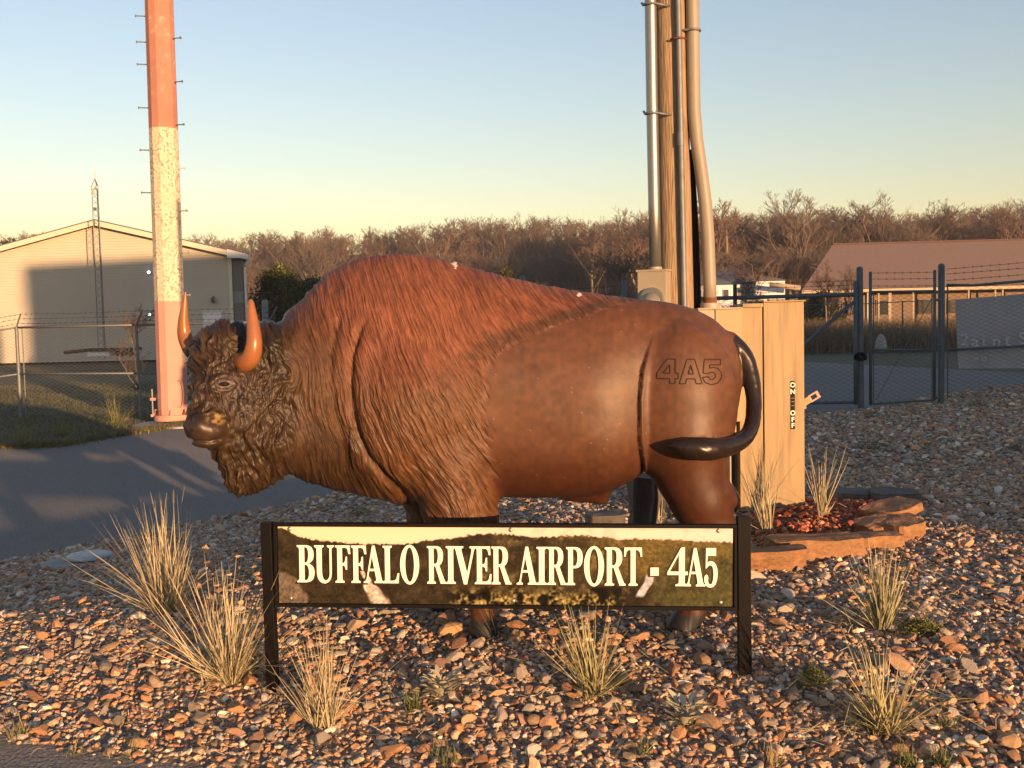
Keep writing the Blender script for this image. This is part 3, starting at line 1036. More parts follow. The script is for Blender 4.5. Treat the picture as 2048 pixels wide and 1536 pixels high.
horn([(484, 716, 5.06, 20), (484, 722, 4.99, 20), (492, 724, 4.94, 20), (503, 712, 4.91, 19), (508, 688, 4.90, 16.5), (507, 660, 4.91, 14), (504, 630, 4.92, 10), (502, 606, 4.93, 6), (501, 599, 4.93, 3)])
horn([(402, 708, 5.20, 18), (388, 702, 5.21, 18), (378, 690, 5.22, 16.5), (369, 668, 5.23, 14), (367, 640, 5.22, 10.5), (369, 612, 5.21, 6.5), (371, 584, 5.20, 1.8)])
# dark sleeve at the foot of the far horn
MB().tube([W(400, 708, 5.20), W(390, 703, 5.21), W(384, 698, 5.215)], [20 * 5.2 / F_PX, 19.5 * 5.2 / F_PX, 18.5 * 5.2 / F_PX], 16).build('horn_sleeve', M_('dark horn sleeve', (0.022, 0.017, 0.013), 0.5), bison, True)
h, n = on_bison(447, 768)
if h:
    mb = MB()
    bm = bmesh.new(); bmesh.ops.create_uvsphere(bm, u_segments=20, v_segments=12, radius=0.024)
    mb._bm(bm, Matrix.Translation(h - n * 0.013) @ Matrix.Diagonal((1.3, 1, 0.5, 1)))
    mb.build('eye', m_eye, bison, True)
# outline brand on the rump
GL4 = [[(0.62, 0), (0.62, 0.2), (0.0, 0.2), (0.0, 0.42), (0.5, 1.0), (0.88, 1.0), (0.88, 0.42), (1.02, 0.42), (1.02, 0.2), (0.88, 0.2), (0.88, 0.0)], [(0.62, 0.42), (0.62, 0.75), (0.3, 0.42)]]
GLA = [[(0, 0), (0.36, 1.0), (0.72, 1.0), (1.08, 0), (0.8, 0), (0.73, 0.2), (0.35, 0.2), (0.28, 0)], [(0.42, 0.4), (0.66, 0.4), (0.54, 0.75)]]
GL5 = [[(0.1, 0.45), (0.16, 1.0), (0.92, 1.0), (0.92, 0.78), (0.42, 0.78), (0.4, 0.65), (0.6, 0.68), (0.82, 0.62), (0.98, 0.42), (0.95, 0.2), (0.78, 0.03), (0.5, -0.03), (0.2, 0.05), (0.06, 0.26), (0.34, 0.3), (0.42, 0.2), (0.56, 0.17), (0.68, 0.26), (0.68, 0.4), (0.58, 0.48), (0.44, 0.47), (0.36, 0.42)]]
m_brand = M_('dark engraved line', (0.02, 0.011, 0.008), 0.7)
for gl, x0 in ((GL4, 1314), (GLA, 1359), (GL5, 1402)):
    mb = MB()
    for loop in gl:
        pts = []
        for i in range(len(loop)):
            a_, b_ = loop[i], loop[(i + 1) % len(loop)]
            for s in np.linspace(0, 1, 5, endpoint=False):
                q = (a_[0] + (b_[0] - a_[0]) * s, a_[1] + (b_[1] - a_[1]) * s)
                h, n = on_bison(x0 + q[0] * 42, 767 - q[1] * 49 + (x0 - 1314) * 0.01)
                if h: pts.append(h + n * 0.0006)
        if len(pts) > 3:
            mb.tube(pts + pts[:1], 0.0034, 5, cap=False)
    mb.build('brand_character', m_brand, bison, True)

# ================================================================== the name sign
sign = empty('name_sign', (W(1010, 1350, 4.69).x, 4.69, 0))
tag(sign, 'long low airport name sign with river valley picture on two black posts', 'sign')
PL, PR = W(556, 1053, 4.74), W(1466, 1057, 4.63)
PB = W(559, 1205, 4.74)
ux = (PR - PL).normalized()
un = Vector((ux.y, -ux.x, 0)).normalized()            # towards the viewer
uy = un.cross(ux).normalized()
if uy.z < 0: uy = -uy
SW, SH = (PR - PL).length, (PL - PB).length
SM = Matrix(((ux.x, uy.x, un.x, 0), (ux.y, uy.y, un.y, 0), (ux.z, uy.z, un.z, 0), (0, 0, 0, 1)))
SM = Matrix.Translation(PL - uy * SH) @ SM


def sbox(mb, x0, x1, y0, y1, z0, z1, bev=0.0):
    return mb.box(((x0 + x1) / 2, (y0 + y1) / 2, (z0 + z1) / 2), (x1 - x0, y1 - y0, z1 - z0), 0, bev, SM)


# printed landscape: a flat picture held as colours on a fine grid
NU, NVV = 560, 100
uu_, vv_ = np.meshgrid(np.linspace(0, 1, NU), np.linspace(0, 1, NVV), indexing='ij')
sk = np.interp(uu_, (np.array([110, 150, 180, 240, 300, 450, 600, 660, 700, 800, 900, 960, 1050, 1120, 1200, 1280, 1330, 1430, 1460, 1500, 1600, 1750, 1905]) - 110) / 1795,
               1 - (np.array([108, 118, 140, 152, 160, 171, 172, 166, 156, 148, 130, 127, 132, 139, 140, 133, 134, 142, 150, 145, 146, 152, 158]) - 105) / 300)
n1, n2, n3 = (vnoise(NVV, NU, c, s) for c, s in ((4.5, 51), (10, 52), (26, 53)))
n1 = 0.6 * n1 + 0.4 * vnoise(NVV, NU, 2.2, 57)
n4 = vnoise(NVV, NU, 2.5, 54)
edge = sk + (n4 - 0.5) * 0.03
skyp = np.stack([0.62 + 0 * uu_, 0.51 - 0.02 * uu_, 0.36 + 0.10 * uu_], -1)
cl = smooth(0.52, 0.72, vnoise(NVV, NU, 9, 55) * 0.5 + vnoise(NVV, NU, 4, 56) * 0.5) * smooth(0.35, 0.5, uu_) * smooth(1.0, 0.93, uu_)
skyp = skyp * (1 - 0.5 * cl[..., None]) + np.array([0.5, 0.36, 0.33]) * 0.5 * cl[..., None]
hill = np.array([0.030, 0.022, 0.012]) * (0.35 + 0.7 * n2 + 0.7 * n1 * n4)[..., None]
rightm = smooth(0.62, 0.86, uu_ + 0.05 * n3) * smooth(0.25, 0.5, vv_)
hill = hill * (1 - rightm[..., None]) + np.array([0.125, 0.092, 0.026]) * (0.35 + 0.9 * n1[..., None]) * rightm[..., None]
midm = smooth(0.25, 0.55, uu_) * smooth(0.95, 0.8, uu_) * smooth(0.55, 0.7, n2)
hill = hill + np.array([0.10, 0.08, 0.025]) * midm[..., None] * n1[..., None] ** 2
fg = smooth(0.27, 0.10, vv_ + 0.22 * (n2 - 0.5)) * smooth(0.36, 0.42, uu_) * smooth(0.80, 0.74, uu_)
hill = hill * (1 - 0.8 * fg[..., None]) + np.array([0.34, 0.27, 0.10]) * fg[..., None] * (smooth(0.35, 0.8, 0.5 * n1 + 0.5 * n4) * smooth(0.25, 0.65, n2))[..., None]
dgreen = smooth(0.80, 0.86, uu_ + 0.1 * (n2 - .5)) * smooth(0.78, 0.55, vv_ + 0.3 * (n2 - 0.5))
hill = hill * (1 - dgreen[..., None]) + np.array([0.05, 0.047, 0.016]) * (0.5 + n1[..., None]) * dgreen[..., None]
rock = smooth(1.05, 0.9, np.hypot((uu_ - 0.0) / 0.062, (vv_ - 0.05) / 0.36) + 0.2 * (n2 - 0.5))
hill = hill * (1 - rock[..., None]) + np.array([0.13, 0.10, 0.075]) * (0.4 + 0.9 * n1[..., None]) * rock[..., None]
rx = np.interp(vv_, [0, .12, .24, .30, .42], [0.225, 0.215, 0.20, 0.20, 0.185])
riv = smooth(0.022, 0.010, np.abs(uu_ - rx + 0.016 * (n2 - .5)) / np.interp(vv_, [0, .2, .42], [1.1, 0.7, 0.42]) + 0.008 * (n2 - .5)) * (vv_ < 0.43)
hill = hill * (1 - riv[..., None]) + np.array([0.50, 0.43, 0.38]) * (0.45 + 0.8 * n1[..., None]) * riv[..., None]
rx = np.interp(vv_, [.1, .2, .3, .40], [0.797, 0.806, 0.818, 0.822])
riv = smooth(0.011, 0.007, np.abs(uu_ - rx)) * smooth(.10, .14, vv_) * smooth(.42, .38, vv_)
hill = hill * (1 - riv[..., None]) + np.array([0.33, 0.34, 0.40]) * riv[..., None]
isky = smooth(-0.01, 0.01, vv_ - edge)[..., None]
hill = hill * (0.62 + 0.76 * vnoise(NVV, NU, 1.9, 58))[..., None]
pic = skyp * isky + hill * (1 - isky)
PV = np.stack([uu_ * SW, vv_ * SH, 0 * uu_ + 0.004], -1).reshape(-1, 3)
R3 = np.array(SM.to_3x3()); T3 = np.array(SM.translation)
J = np.arange(NU * NVV).reshape(NU, NVV)
Qp = np.stack([J[:-1, :-1], J[1:, :-1], J[1:, 1:], J[:-1, 1:]], -1).reshape(-1, 4)
m_print = M_attr('glossy printed panel', rough=0.28, spec=0.35)
link('printed_panel', fast_mesh('printed_panel', PV @ R3.T + T3, Qp, m_print, False, pic.reshape(-1, 3)), sign)
mb = MB(); sbox(mb, -0.004, SW + 0.004, -0.004, SH + 0.004, -0.016, 0.002)
mb.build('backing_plate', m_black, sign)
for x0, x1, y0, y1 in ((-0.020, SW + 0.020, SH + 0.0025, SH + 0.018), (-0.020, SW + 0.020, -0.018, -0.0025), (-0.020, -0.0045, -0.0025, SH + 0.0025), (SW + 0.0045, SW + 0.022, -0.0025, SH + 0.0025)):
    mb = MB(); sbox(mb, x0, x1, y0, y1, -0.022, 0.014, 0.002)
    mb.build('frame_bar', m_black, sign)
for x0, x1, top in ((-0.072, -0.022, SH + 0.020), (SW + 0.024, SW + 0.082, SH + 0.022)):
    mb = MB(); mb.box(tuple(SM @ Vector(((x0 + x1) / 2, 0, -0.005)))[:2] + ((PL.z + 0.02 - 0.12) / 2,), (x1 - x0, 0.052, PL.z + 0.02 + 0.12), math.atan2(ux.y, ux.x), 0.003)
    mb.build('post', m_black, sign)
for sx_, sy_ in ((0.026, 0.972), (0.517, 0.972), (0.968, 0.972), (0.026, 0.06), (0.522, 0.05), (0.974, 0.05)):
    mb = MB()
    bm = bmesh.new(); bmesh.ops.create_uvsphere(bm, u_segments=12, v_segments=8, radius=0.010)
    mb._bm(bm, SM @ Matrix.Translation((sx_ * SW, sy_ * SH, 0.005)) @ Matrix.Diagonal((1, 1, 0.5, 1)))
    mb.build('screw', m_galv, sign, True)

GLY = {
    'B': (48, [[(0, 0), (26, 0), (36, 2.5), (43, 8), (46.5, 18), (47.5, 28), (45.5, 38), (41, 45), (35, 49), (31, 50.5), (37, 54), (42.5, 60), (45, 68), (45.5, 76), (44, 86), (40, 94), (33, 98.5), (24, 100), (0, 100), (0, 96), (5, 93), (6, 89), (6, 11), (5, 7), (0, 4)],
               [(20, 53.5), (20, 94.5), (24, 94.5), (28.5, 91), (30.5, 84), (31, 75), (30.5, 66), (28.5, 58), (25, 53.5)], [(20, 47.5), (25, 47.5), (29, 44), (31.8, 36), (32.5, 27), (31.8, 17), (29, 9), (25, 5.5), (20, 5.5)]]),
    'U': (58, [[(0, 100), (28, 100), (28, 96), (23, 93), (22, 89), (22, 28), (23, 18), (25.5, 11), (29, 7), (34, 5.5), (39, 8), (43, 14), (45, 22), (45, 89), (44, 93), (38, 96), (38, 100), (58, 100), (58, 96), (52, 93), (51, 89), (51, 24), (49, 13), (45, 5), (39, 0), (31, -2.5), (22, -1), (15, 4), (10, 12), (7.5, 22), (7, 30), (7, 89), (6, 93), (0, 96)]]),
    'F': (44, [[(0, 0), (26, 0), (26, 4), (21, 6.5), (20, 10), (20, 46), (25, 46), (28.5, 42.5), (30, 35), (34, 35), (34, 70), (30, 70), (28.5, 59), (25, 53), (20, 53), (20, 94), (30, 94), (35.5, 90), (38.5, 77), (44, 77), (42, 100), (0, 100), (0, 96), (5, 93.5), (6, 90), (6, 10), (5, 6.5), (0, 4)]]),
    'A': (62, [[(0, 0), (18, 0), (18, 4), (13.5, 6), (13, 10), (17, 32), (34, 32), (38.5, 9), (37.5, 5.5), (33, 4), (33, 0), (62, 0), (62, 4), (57, 6), (55, 10), (34.5, 100), (26.5, 100), (9, 12), (6, 6), (0, 4)], [(18.5, 38), (32.5, 38), (25.8, 71)]]),
    'L': (46, [[(0, 0), (44, 0), (46, 27), (41.5, 27), (38, 12), (33, 7.5), (26, 6.5), (20, 6.5), (20, 90), (21, 93.5), (26, 96), (26, 100), (0, 100), (0, 96), (5, 93.5), (6, 90), (6, 10), (5, 6.5), (0, 4)]]),
    'R': (58, [[(0, 0), (26, 0), (26, 4), (21, 6.5), (20, 10), (20, 47), (25, 46), (41, 0), (58, 0), (58, 4), (54.5, 5.5), (52.5, 9), (37, 48), (42.5, 53), (46.5, 60), (48.3, 69), (48.3, 79), (46, 89), (40, 96.5), (33, 99.5), (26, 100), (0, 100), (0, 96), (5, 93.5), (6, 90), (6, 10), (5, 6.5), (0, 4)],
               [(20, 53), (20, 94.5), (25, 94.5), (30, 91), (32.5, 84), (33.2, 74), (32.3, 64), (29.5, 56), (25, 53)]]),
    'I': (26, [[(0, 0), (26, 0), (26, 4), (21, 6.5), (20, 10), (20, 90), (21, 93.5), (26, 96), (26, 100), (0, 100), (0, 96), (5, 93.5), (6, 90), (6, 10), (5, 6.5), (0, 4)]]),
    'V': (62, [[(0, 100), (27, 100), (27, 96), (22, 93.5), (22, 89), (37, 29), (49, 88), (48.5, 93), (44, 96), (44, 100), (62, 100), (62, 96), (57, 93.5), (55, 88), (36.5, -1), (28, -1), (7, 89), (5, 93.5), (0, 96)]]),
    'E': (46, [[(0, 0), (44, 0), (46, 27), (41.5, 27), (38, 12), (33, 7.5), (26, 6.5), (20, 6.5), (20, 46), (25, 46), (28.5, 42.5), (30, 34), (34, 34), (34, 70), (30, 70), (28.5, 58), (25, 53), (20, 53), (20, 94), (30, 94), (35.5, 90), (38.5, 77), (43.5, 77), (42, 100), (0, 100), (0, 96), (5, 93.5), (6, 90), (6, 10), (5, 6.5), (0, 4)]]),
    'P': (48, [[(0, 0), (26, 0), (26, 4), (21, 6.5), (20, 10), (20, 44.5), (28, 44.5), (36, 46.5), (42.5, 51.5), (46.5, 59), (48.3, 69), (48.3, 78), (46, 88), (40, 96), (33, 99.5), (26, 100), (0, 100), (0, 96), (5, 93.5), (6, 90), (6, 10), (5, 6.5), (0, 4)], [(20, 50.5), (20, 94.5), (25, 94.5), (30, 91), (32.5, 84), (33.2, 73), (32.3, 62), (29.5, 53.5), (25, 50.5)]]),
    'T': (52, [[(13, 0), (39, 0), (39, 4), (34, 6.5), (33, 10), (33, 94), (40, 93), (45, 88), (47.5, 76), (52, 76), (51, 100), (1, 100), (0, 76), (4.5, 76), (7, 88), (12, 93), (19, 94), (19, 10), (18, 6.5), (13, 4)]]),
    '-': (18, [[(0, 27), (18, 27), (18, 48), (0, 48)]]),
    '4': (50, [[(20, 0), (50, 0), (50, 4), (44, 6.5), (43, 10), (43, 29), (50.5, 29), (50.5, 38), (43, 38), (43, 101), (34, 101), (0, 36), (0, 29), (28.5, 29), (28.5, 10), (27.5, 6.5), (20, 4)], [(6, 38), (28.5, 38), (28.5, 82)]]),
    '5': (46, [[(6, 100), (40, 100), (40, 80), (12, 80), (10.5, 61), (16, 65), (24, 66), (33, 63.5), (40, 56.5), (44.5, 46), (46, 32), (44, 17), (38.5, 5), (31, -1), (22, -3), (12, -1.5), (5, 4), (1, 12), (0, 20), (2, 27.5), (7, 31), (12, 29), (14, 23), (13, 14), (16, 7.5), (21, 5), (26, 7), (30, 15), (32, 30), (31, 43), (28, 51.5), (22, 55.5), (15, 54), (9, 48), (5, 46)]]),
}
oo = [(26 + 26 * math.cos(a), 50 + 53 * math.sin(a)) for a in np.linspace(0, 2 * math.pi, 44, endpoint=False)]
oi = [(26 + 12 * math.cos(a), 50 + 46 * math.sin(a)) for a in np.linspace(0, 2 * math.pi, 44, endpoint=False)]
GLY['O'] = (52, [oo, oi])
TXT = [('B', 594.7, 630.5), ('U', 630, 670), ('F', 672.5, 703.5), ('F', 705, 736), ('A', 730, 771), ('L', 769, 802), ('O', 804, 842.5),
       ('R', 858.5, 897), ('I', 896.3, 915.8), ('V', 911, 958), ('E', 954.2, 988), ('R', 988, 1027.5), ('A', 1038, 1080), ('I', 1078, 1098.5), ('R', 1099.2, 1137.5), ('P', 1136.8, 1169.6),
       ('O', 1172.4, 1212), ('R', 1213.3, 1254.8), ('T', 1251.6, 1287.5), ('-', 1303.8, 1320), ('4', 1337, 1377), ('A', 1372, 1412), ('5', 1409.5, 1436)]
m_cream = M_('cream letter vinyl', (0.80, 0.74, 0.60), 0.5)
m_drop = M_('dark printed letter edge', (0.018, 0.010, 0.006), 0.5)


def glyph_mesh(name, loops, sx0, sx1, wid, y0, yh, z0, depth, mat, M):
    cu = bpy.data.curves.new(name, 'CURVE')
    cu.dimensions = '2D'
    cu.fill_mode = 'BOTH'
    cu.extrude = depth / 2
    for lp in loops:
        sp = cu.splines.new('POLY')
        sp.points.add(len(lp) - 1)
        for p, (x, y) in zip(sp.points, lp):
            p.co = (sx0 + (sx1 - sx0) * x / wid, y0 + yh * y / 100, 0, 1)
        sp.use_cyclic_u = True
    ob = bpy.data.objects.new('tmp', cu)
    COL.objects.link(ob)
    d_ = bpy.context.evaluated_depsgraph_get()
    me = bpy.data.meshes.new_from_object(ob.evaluated_get(d_))
    bpy.data.objects.remove(ob); bpy.data.curves.remove(cu)
    me.name = name
    me.transform(M @ Matrix.Translation((0, 0, z0 + depth / 2)))
    me.materials.clear(); me.materials.append(mat)
    return me


for i, (ch, x0, x1) in enumerate(TXT):
    wid, loops = GLY[ch]
    fx0, fx1 = (x0 - 556) / 910 * SW, (x1 - 556) / 910 * SW
    t = (x0 - 594) / 840
    yb = (1 - (1163 + 9.5 * t - 1053 - 4 * t) / (152 + 4.0 * t)) * SH
    yh = (74 + 3.0 * t) / (152 + 4 * t) * SH
    link('printed_letter_edge', glyph_mesh('printed_letter_edge', loops, fx0 - 0.011, fx1 - 0.007, wid, yb - 0.009, yh + 0.006, 0.0052 + 0.00025 * (i % 2), 0.0006, m_drop, SM), sign)
    link('letter', glyph_mesh('letter', loops, fx0, fx1, wid, yb, yh, 0.0072 + 0.0006 * (i % 2), 0.003, m_cream, SM), sign)

# ================================================================== electrical gear behind the animal
PY = 8.35
pole = empty('utility_pole', (W(1366, 1052, PY).x, PY, 0))
tag(pole, 'brown cracked wooden utility pole with conduits behind the bison rump', 'utility pole')
a, b = W(1364, 1060, PY), W(1330, -420, PY)
shaft = MB().tube([a + Vector((0, 0, -0.1)), a.lerp(b, .33), a.lerp(b, .66), b], [0.140, 0.135, 0.128, 0.12], 28).build('shaft', m_wood, pole, True, 50)


def along(pts, y):
    return [W(x, p, y) for x, p in pts]


yc = PY - 0.17
conduit = empty('steel_conduit', W(1311, 540, yc + 0.02))
tag(conduit, 'shiny galvanised steel conduit running up the left side of the wooden pole', 'conduit')
MB().tube(along([(1311, 541), (1308, 400), (1304, 200), (1301, 0), (1297, -300)], yc + 0.03), 0.046, 18).build('pipe', m_galv, conduit, True)
MB().tube(along([(1311, 546), (1311, 534)], yc + 0.03), 0.052, 14).build('hub', m_tan2, conduit, True, 40)
for sy in (10, 228):
    x = 1301 + sy * 0.018
    c = W(x, sy, yc + 0.03)
    pts = [c + Vector((0.15, 0.02, -0.006)), c + Vector((0.075, -0.03, -0.006))] + [c + Vector((0.056 * math.cos(t), -0.056 * math.sin(t), 0)) for t in np.linspace(0.6, math.pi, 8)] + [c + Vector((-0.062, 0.05, 0.03))]
    MB().tube(pts, 0.010, 6).build('strap', m_galv_dull, conduit, True)
thin = empty('slim_conduit', W(1369, 617, yc))
tag(thin, 'slim grey conduit running up the front of the wooden pole', 'conduit')
MB().tube(along([(1372, 800), (1369, 617), (1362, 300), (1356, 0), (1350, -300)], yc + 0.005), 0.023, 12).build('pipe', m_galv_dull, thin, True)
MB().tube(along([(1361.5, 292), (1361, 264)], yc + 0.005), 0.029, 12).build('coupling', m_galv_dull, thin, True, 40)
c = W(1357, 77, yc)
MB().tube([c + Vector((-0.06, 0.02, 0)), c + Vector((-0.03, -0.02, 0)), c + Vector((0, -0.03, 0)), c + Vector((0.03, -0.02, 0)), c + Vector((0.06, 0.02, 0))], 0.008, 6).build('strap', m_rust, thin, True)
grey = empty('plastic_conduit', W(1420, 612, PY - 0.05))
tag(grey, 'thick grey plastic conduit bending away from the right side of the wooden pole', 'conduit')
MB().tube(along([(1420, 607), (1419, 560), (1416, 480), (1411, 410), (1402, 340), (1393, 280), (1388, 220), (1386, 100), (1385, 0), (1383, -300)], PY - 0.08), 0.052, 20).build('pipe', m_pvc, grey, True)
MB().tube(along([(1420, 609), (1420, 595)], PY - 0.08), 0.0545, 18).build('rust_collar', m_rust, grey, True, 40)
MB().tube(along([(1420, 618), (1420, 606)], PY - 0.08), 0.078, 18).build('hub', m_tan2, grey, True, 40)
c = W(1385, 62, PY - 0.08)
MB().tube([c + Vector((-0.10, 0.0, 0)), c + Vector((-0.06, -0.04, 0))] + [c + Vector((0.060 * math.cos(t), -0.060 * math.sin(t), 0)) for t in np.linspace(math.pi * 0.8, -0.2, 8)], 0.010, 6).build('strap', m_galv_dull, grey, True)
tag(MB().tube(along([(1398, 700), (1395, 600), (1391, 480), (1386, 390), (1380, 300)], PY + 0.02), 0.030, 10).build('black_cable', m_black, None, True),
    'black cable running down between the wooden pole and the thick grey conduit', 'cable')

meter = empty('meter_box', W(1310, 640, PY - 0.1))
tag(meter, 'tan electric meter box with round glass meter fixed to the wooden pole', 'meter')
rz = math.radians(-24)
c = W(1311, 620, PY - 0.10)
MBX = Matrix.Translation(c) @ Matrix.Rotation(rz, 4, 'Z')
zt_ = W(1300, 543, PY - 0.1).z - c.z
MB().box((0, 0, (zt_ - 0.45) / 2), (0.235, 0.19, zt_ + 0.45), 0, 0.006, MBX).build('case', m_tan2, meter)
MB().box((0, 0, zt_ + 0.004), (0.255, 0.21, 0.016), 0, 0.003, MBX).build('lid', m_tan2, meter)
mb = MB()
bm = bmesh.new(); bmesh.ops.create_cone(bm, segments=28, radius1=0.098, radius2=0.092, depth=0.03, cap_ends=True)
mb._bm(bm, MBX @ Matrix.Translation((0, -0.108, zt_ - 0.225)) @ Matrix.Rotation(math.radians(90), 4, 'X'))
mb.build('ring', m_galv, meter, True, 40)
mb = MB()
bm = bmesh.new(); bmesh.ops.create_uvsphere(bm, u_segments=24, v_segments=14, radius=0.076)
mb._bm(bm, MBX @ Matrix.Translation((0, -0.115, zt_ - 0.245)) @ Matrix.Diagonal((1, 1.15, 1, 1)))
mb.build('glass', M_('meter glass', (0.16, 0.145, 0.13), 0.3, spec=0.5), meter, True)
riser = MB().tube(along([(1331, 1060), (1330, 960), (1326, 800)], PY - 0.15), 0.045, 14).build('riser_pipe', m_tan2, None, True)
tag(riser, 'tan riser pipe going into the ground beside the pole foot', 'conduit')

CY = 8.24
cab = empty('switch_cabinet', W(1545, 1030, CY))
tag(cab, 'tall tan steel electrical cabinet with on off plate and pull handle', 'cabinet')
xl, xr = W(1479, 800, CY).x, W(1608, 800, CY).x
zt_, zb = W(1560, 604, CY).z, W(1530, 1026, CY).z
cz = (zt_ + zb) / 2
xs = W(1527, 800, CY).x
MB().box(((xl + xs) / 2 - 0.002, CY + 0.17, cz), (xs - xl - 0.006, 0.34, zt_ - zb - 0.03), 0, 0.004).build('fixed_panel', m_tan, cab)
MB().box(((xs + xr) / 2 + 0.002, CY + 0.165, cz), (xr - xs - 0.004, 0.35, zt_ - zb), 0, 0.004).build('door', m_tan, cab)
MB().box(((xs + xr) / 2 + 0.002, CY + 0.16, zt_ + 0.006), (xr - xs + 0.012, 0.40, 0.012), 0, 0.003).build('lid', m_tan, cab)
MB().box(((xl + xs) / 2 + 0.01, CY + 0.15, zt_ - 0.022), (xs - xl - 0.03, 0.37, 0.03), 0, 0.003).build('hood', m_tan, cab)
MB().box((W(1549, 900, CY).x, CY + 0.05, zb - 0.055), (0.035, 0.06, 0.12), 0, 0.003).build('foot', m_tan, cab)
mb = MB()
for k in range(7):
    mb.box((xl + 0.10 + 0.06 * k + random.uniform(-.02, .02), CY + 0.12 + random.uniform(-.05, .1), zt_ + 0.018), (0.05, 0.05, 0.012), random.uniform(0, 3), 0.004)
tag(mb.build('leaf_litter', m_soil, None), 'dead leaf scraps lying on top of the tan cabinet', 'leaves')
px0, pz0 = W(1585.5, 810, CY - 0.014), 0
mb = MB(); mb.box((px0.x, CY - 0.0125, W(1585, 810, CY).z), (0.034, 0.003, 0.385), 0, 0.001)
plate = mb.build('switch_plate', m_black, cab)
m_lettering = M_('white lettering', (0.75, 0.72, 0.62), 0.5)


def text_mesh(name, s, size, loc, mat, parent, rotx=math.pi / 2, rz=0.0, mirror=False, ex=0.0008, offset=0.0):
    cu = bpy.data.curves.new('t', 'FONT')
    cu.body = s
    cu.size = size
    cu.align_x, cu.align_y = 'CENTER', 'CENTER'
    cu.extrude = ex
    cu.offset = offset
    ob = bpy.data.objects.new('tmp', cu)
    COL.objects.link(ob)
    me = bpy.data.meshes.new_from_object(ob.evaluated_get(bpy.context.evaluated_depsgraph_get()))
    bpy.data.objects.remove(ob); bpy.data.curves.remove(cu)
    T = Matrix.Translation(loc) @ Matrix.Rotation(rz, 4, 'Z') @ Matrix.Rotation(rotx, 4, 'X') @ Matrix.Diagonal((-1 if mirror else 1, 1, 1, 1))
    me.transform(T)
    me.materials.clear(); me.materials.append(mat)
    me.name = name
    return link(name, me, parent)


for chs, y in (('O', 770), ('N', 783.5), ('O', 826), ('F', 839), ('F', 851)):
    text_mesh('plate_letter', chs, 0.052, (px0.x, CY - 0.0146, W(1585, y, CY).z), m_lettering, plate, offset=0.0016)
for y in (796, 803, 811):
    MB().box((px0.x, CY - 0.0144, W(1585, y, CY).z), (0.022, 0.0014, 0.004)).build('plate_mark', M_('grey lettering', (0.25, 0.22, 0.18), 0.6), plate)
# handle: forked lever at the right edge
m_salmon = M_('faded red handle', (0.50, 0.26, 0.19), 0.55)
hb = W(1608, 806, CY + 0.08)
HM = Matrix.Translation(hb) @ Matrix.Rotation(math.radians(30), 4, Vector((0, -1, 0)))
mb = MB(); mb.box((-0.002, 0, -0.012), (0.03, 0.05, 0.07), 0, 0.004, Matrix.Translation(hb)); hbk = mb.build('handle_bracket', m_tan, cab)
mb = MB(); mb.box((0.03, 0, 0.004), (0.05, 0.03, 0.055), 0, 0.003, HM); mb.build('handle_root', m_tan, cab)
mb = MB()
for cx_, cz_, wx, wz in ((0.0605, 0.004, 0.013, 0.06), (0.128, 0.004, 0.022, 0.06), (0.092, 0.028, 0.0495, 0.012), (0.092, -0.020, 0.0495, 0.012)):
    mb.box((cx_, 0, cz_), (wx, 0.022, wz), 0, 0.0, HM)
mb.build('handle', m_salmon, cab)

jb = empty('junction_box', W(1440, 845, CY - 0.1))
tag(jb, 'smaller tan junction box standing left of the tall cabinet behind the bison tail', 'cabinet')
xl, xr = W(1398, 700, CY - .12).x, W(1484, 700, CY - .12).x
zt_, zb = W(1440, 619, CY - .12).z, W(1440, 844, CY - .12).z
xm = W(1431, 700, CY - .12).x
MB().box(((xm + xr) / 2 + 0.001, CY - 0.01, (zt_ + zb) / 2), (xr - xm - 0.003, 0.22, zt_ - zb), 0, 0.004).build('door', M_('tan enamel', (0.35, 0.255, 0.15), 0.55, spec=0.25), jb)
MB().box(((xl + xm) / 2 - 0.001, CY + 0.0, (zt_ + zb) / 2), (xm - xl - 0.003, 0.22, zt_ - zb), 0, 0.004).build('side_panel', m_tan2, jb)
MB().box(((xl + xr) / 2, CY, zt_ + 0.008), (xr - xl + 0.012, 0.26, 0.014), 0, 0.003).build('lid', m_tan2, jb)
MB().box((xr - 0.055, CY - 0.09, zb - 0.05), (0.02, 0.012, 0.075), 0, 0.004).build('seal', m_salmon, jb)
MB().box(((xl + xr) / 2, CY + 0.14, zb / 2 - 0.05), (xr - xl - 0.02, 0.06, zb + 0.09), 0).build('gap_shade_panel', M_('dark gap shade', (0.03, 0.022, 0.016), 0.7), jb)  # dark panel standing in for the shade of the gap under the box
MB().box((W(1459, 900, CY).x, CY - 0.02, zb / 2 - 0.03), (0.012, 0.03, zb + 0.04), 0).build('leg', m_tan2, jb)

# ================================================================== rocks
m_slab = M_('rust brown sandstone', (0.235, 0.115, 0.05), 0.85, var=(0.13, 0.062, 0.03), scale=5, var2=(0.30, 0.16, 0.075), scale2=16, bump=0.02, bump_scale=14, stretch=(1, 1, 2.5))
m_slab2 = M_('grey sandstone', (0.13, 0.115, 0.10), 0.9, var=(0.075, 0.066, 0.06), scale=5, bump=0.02, bump_scale=12)


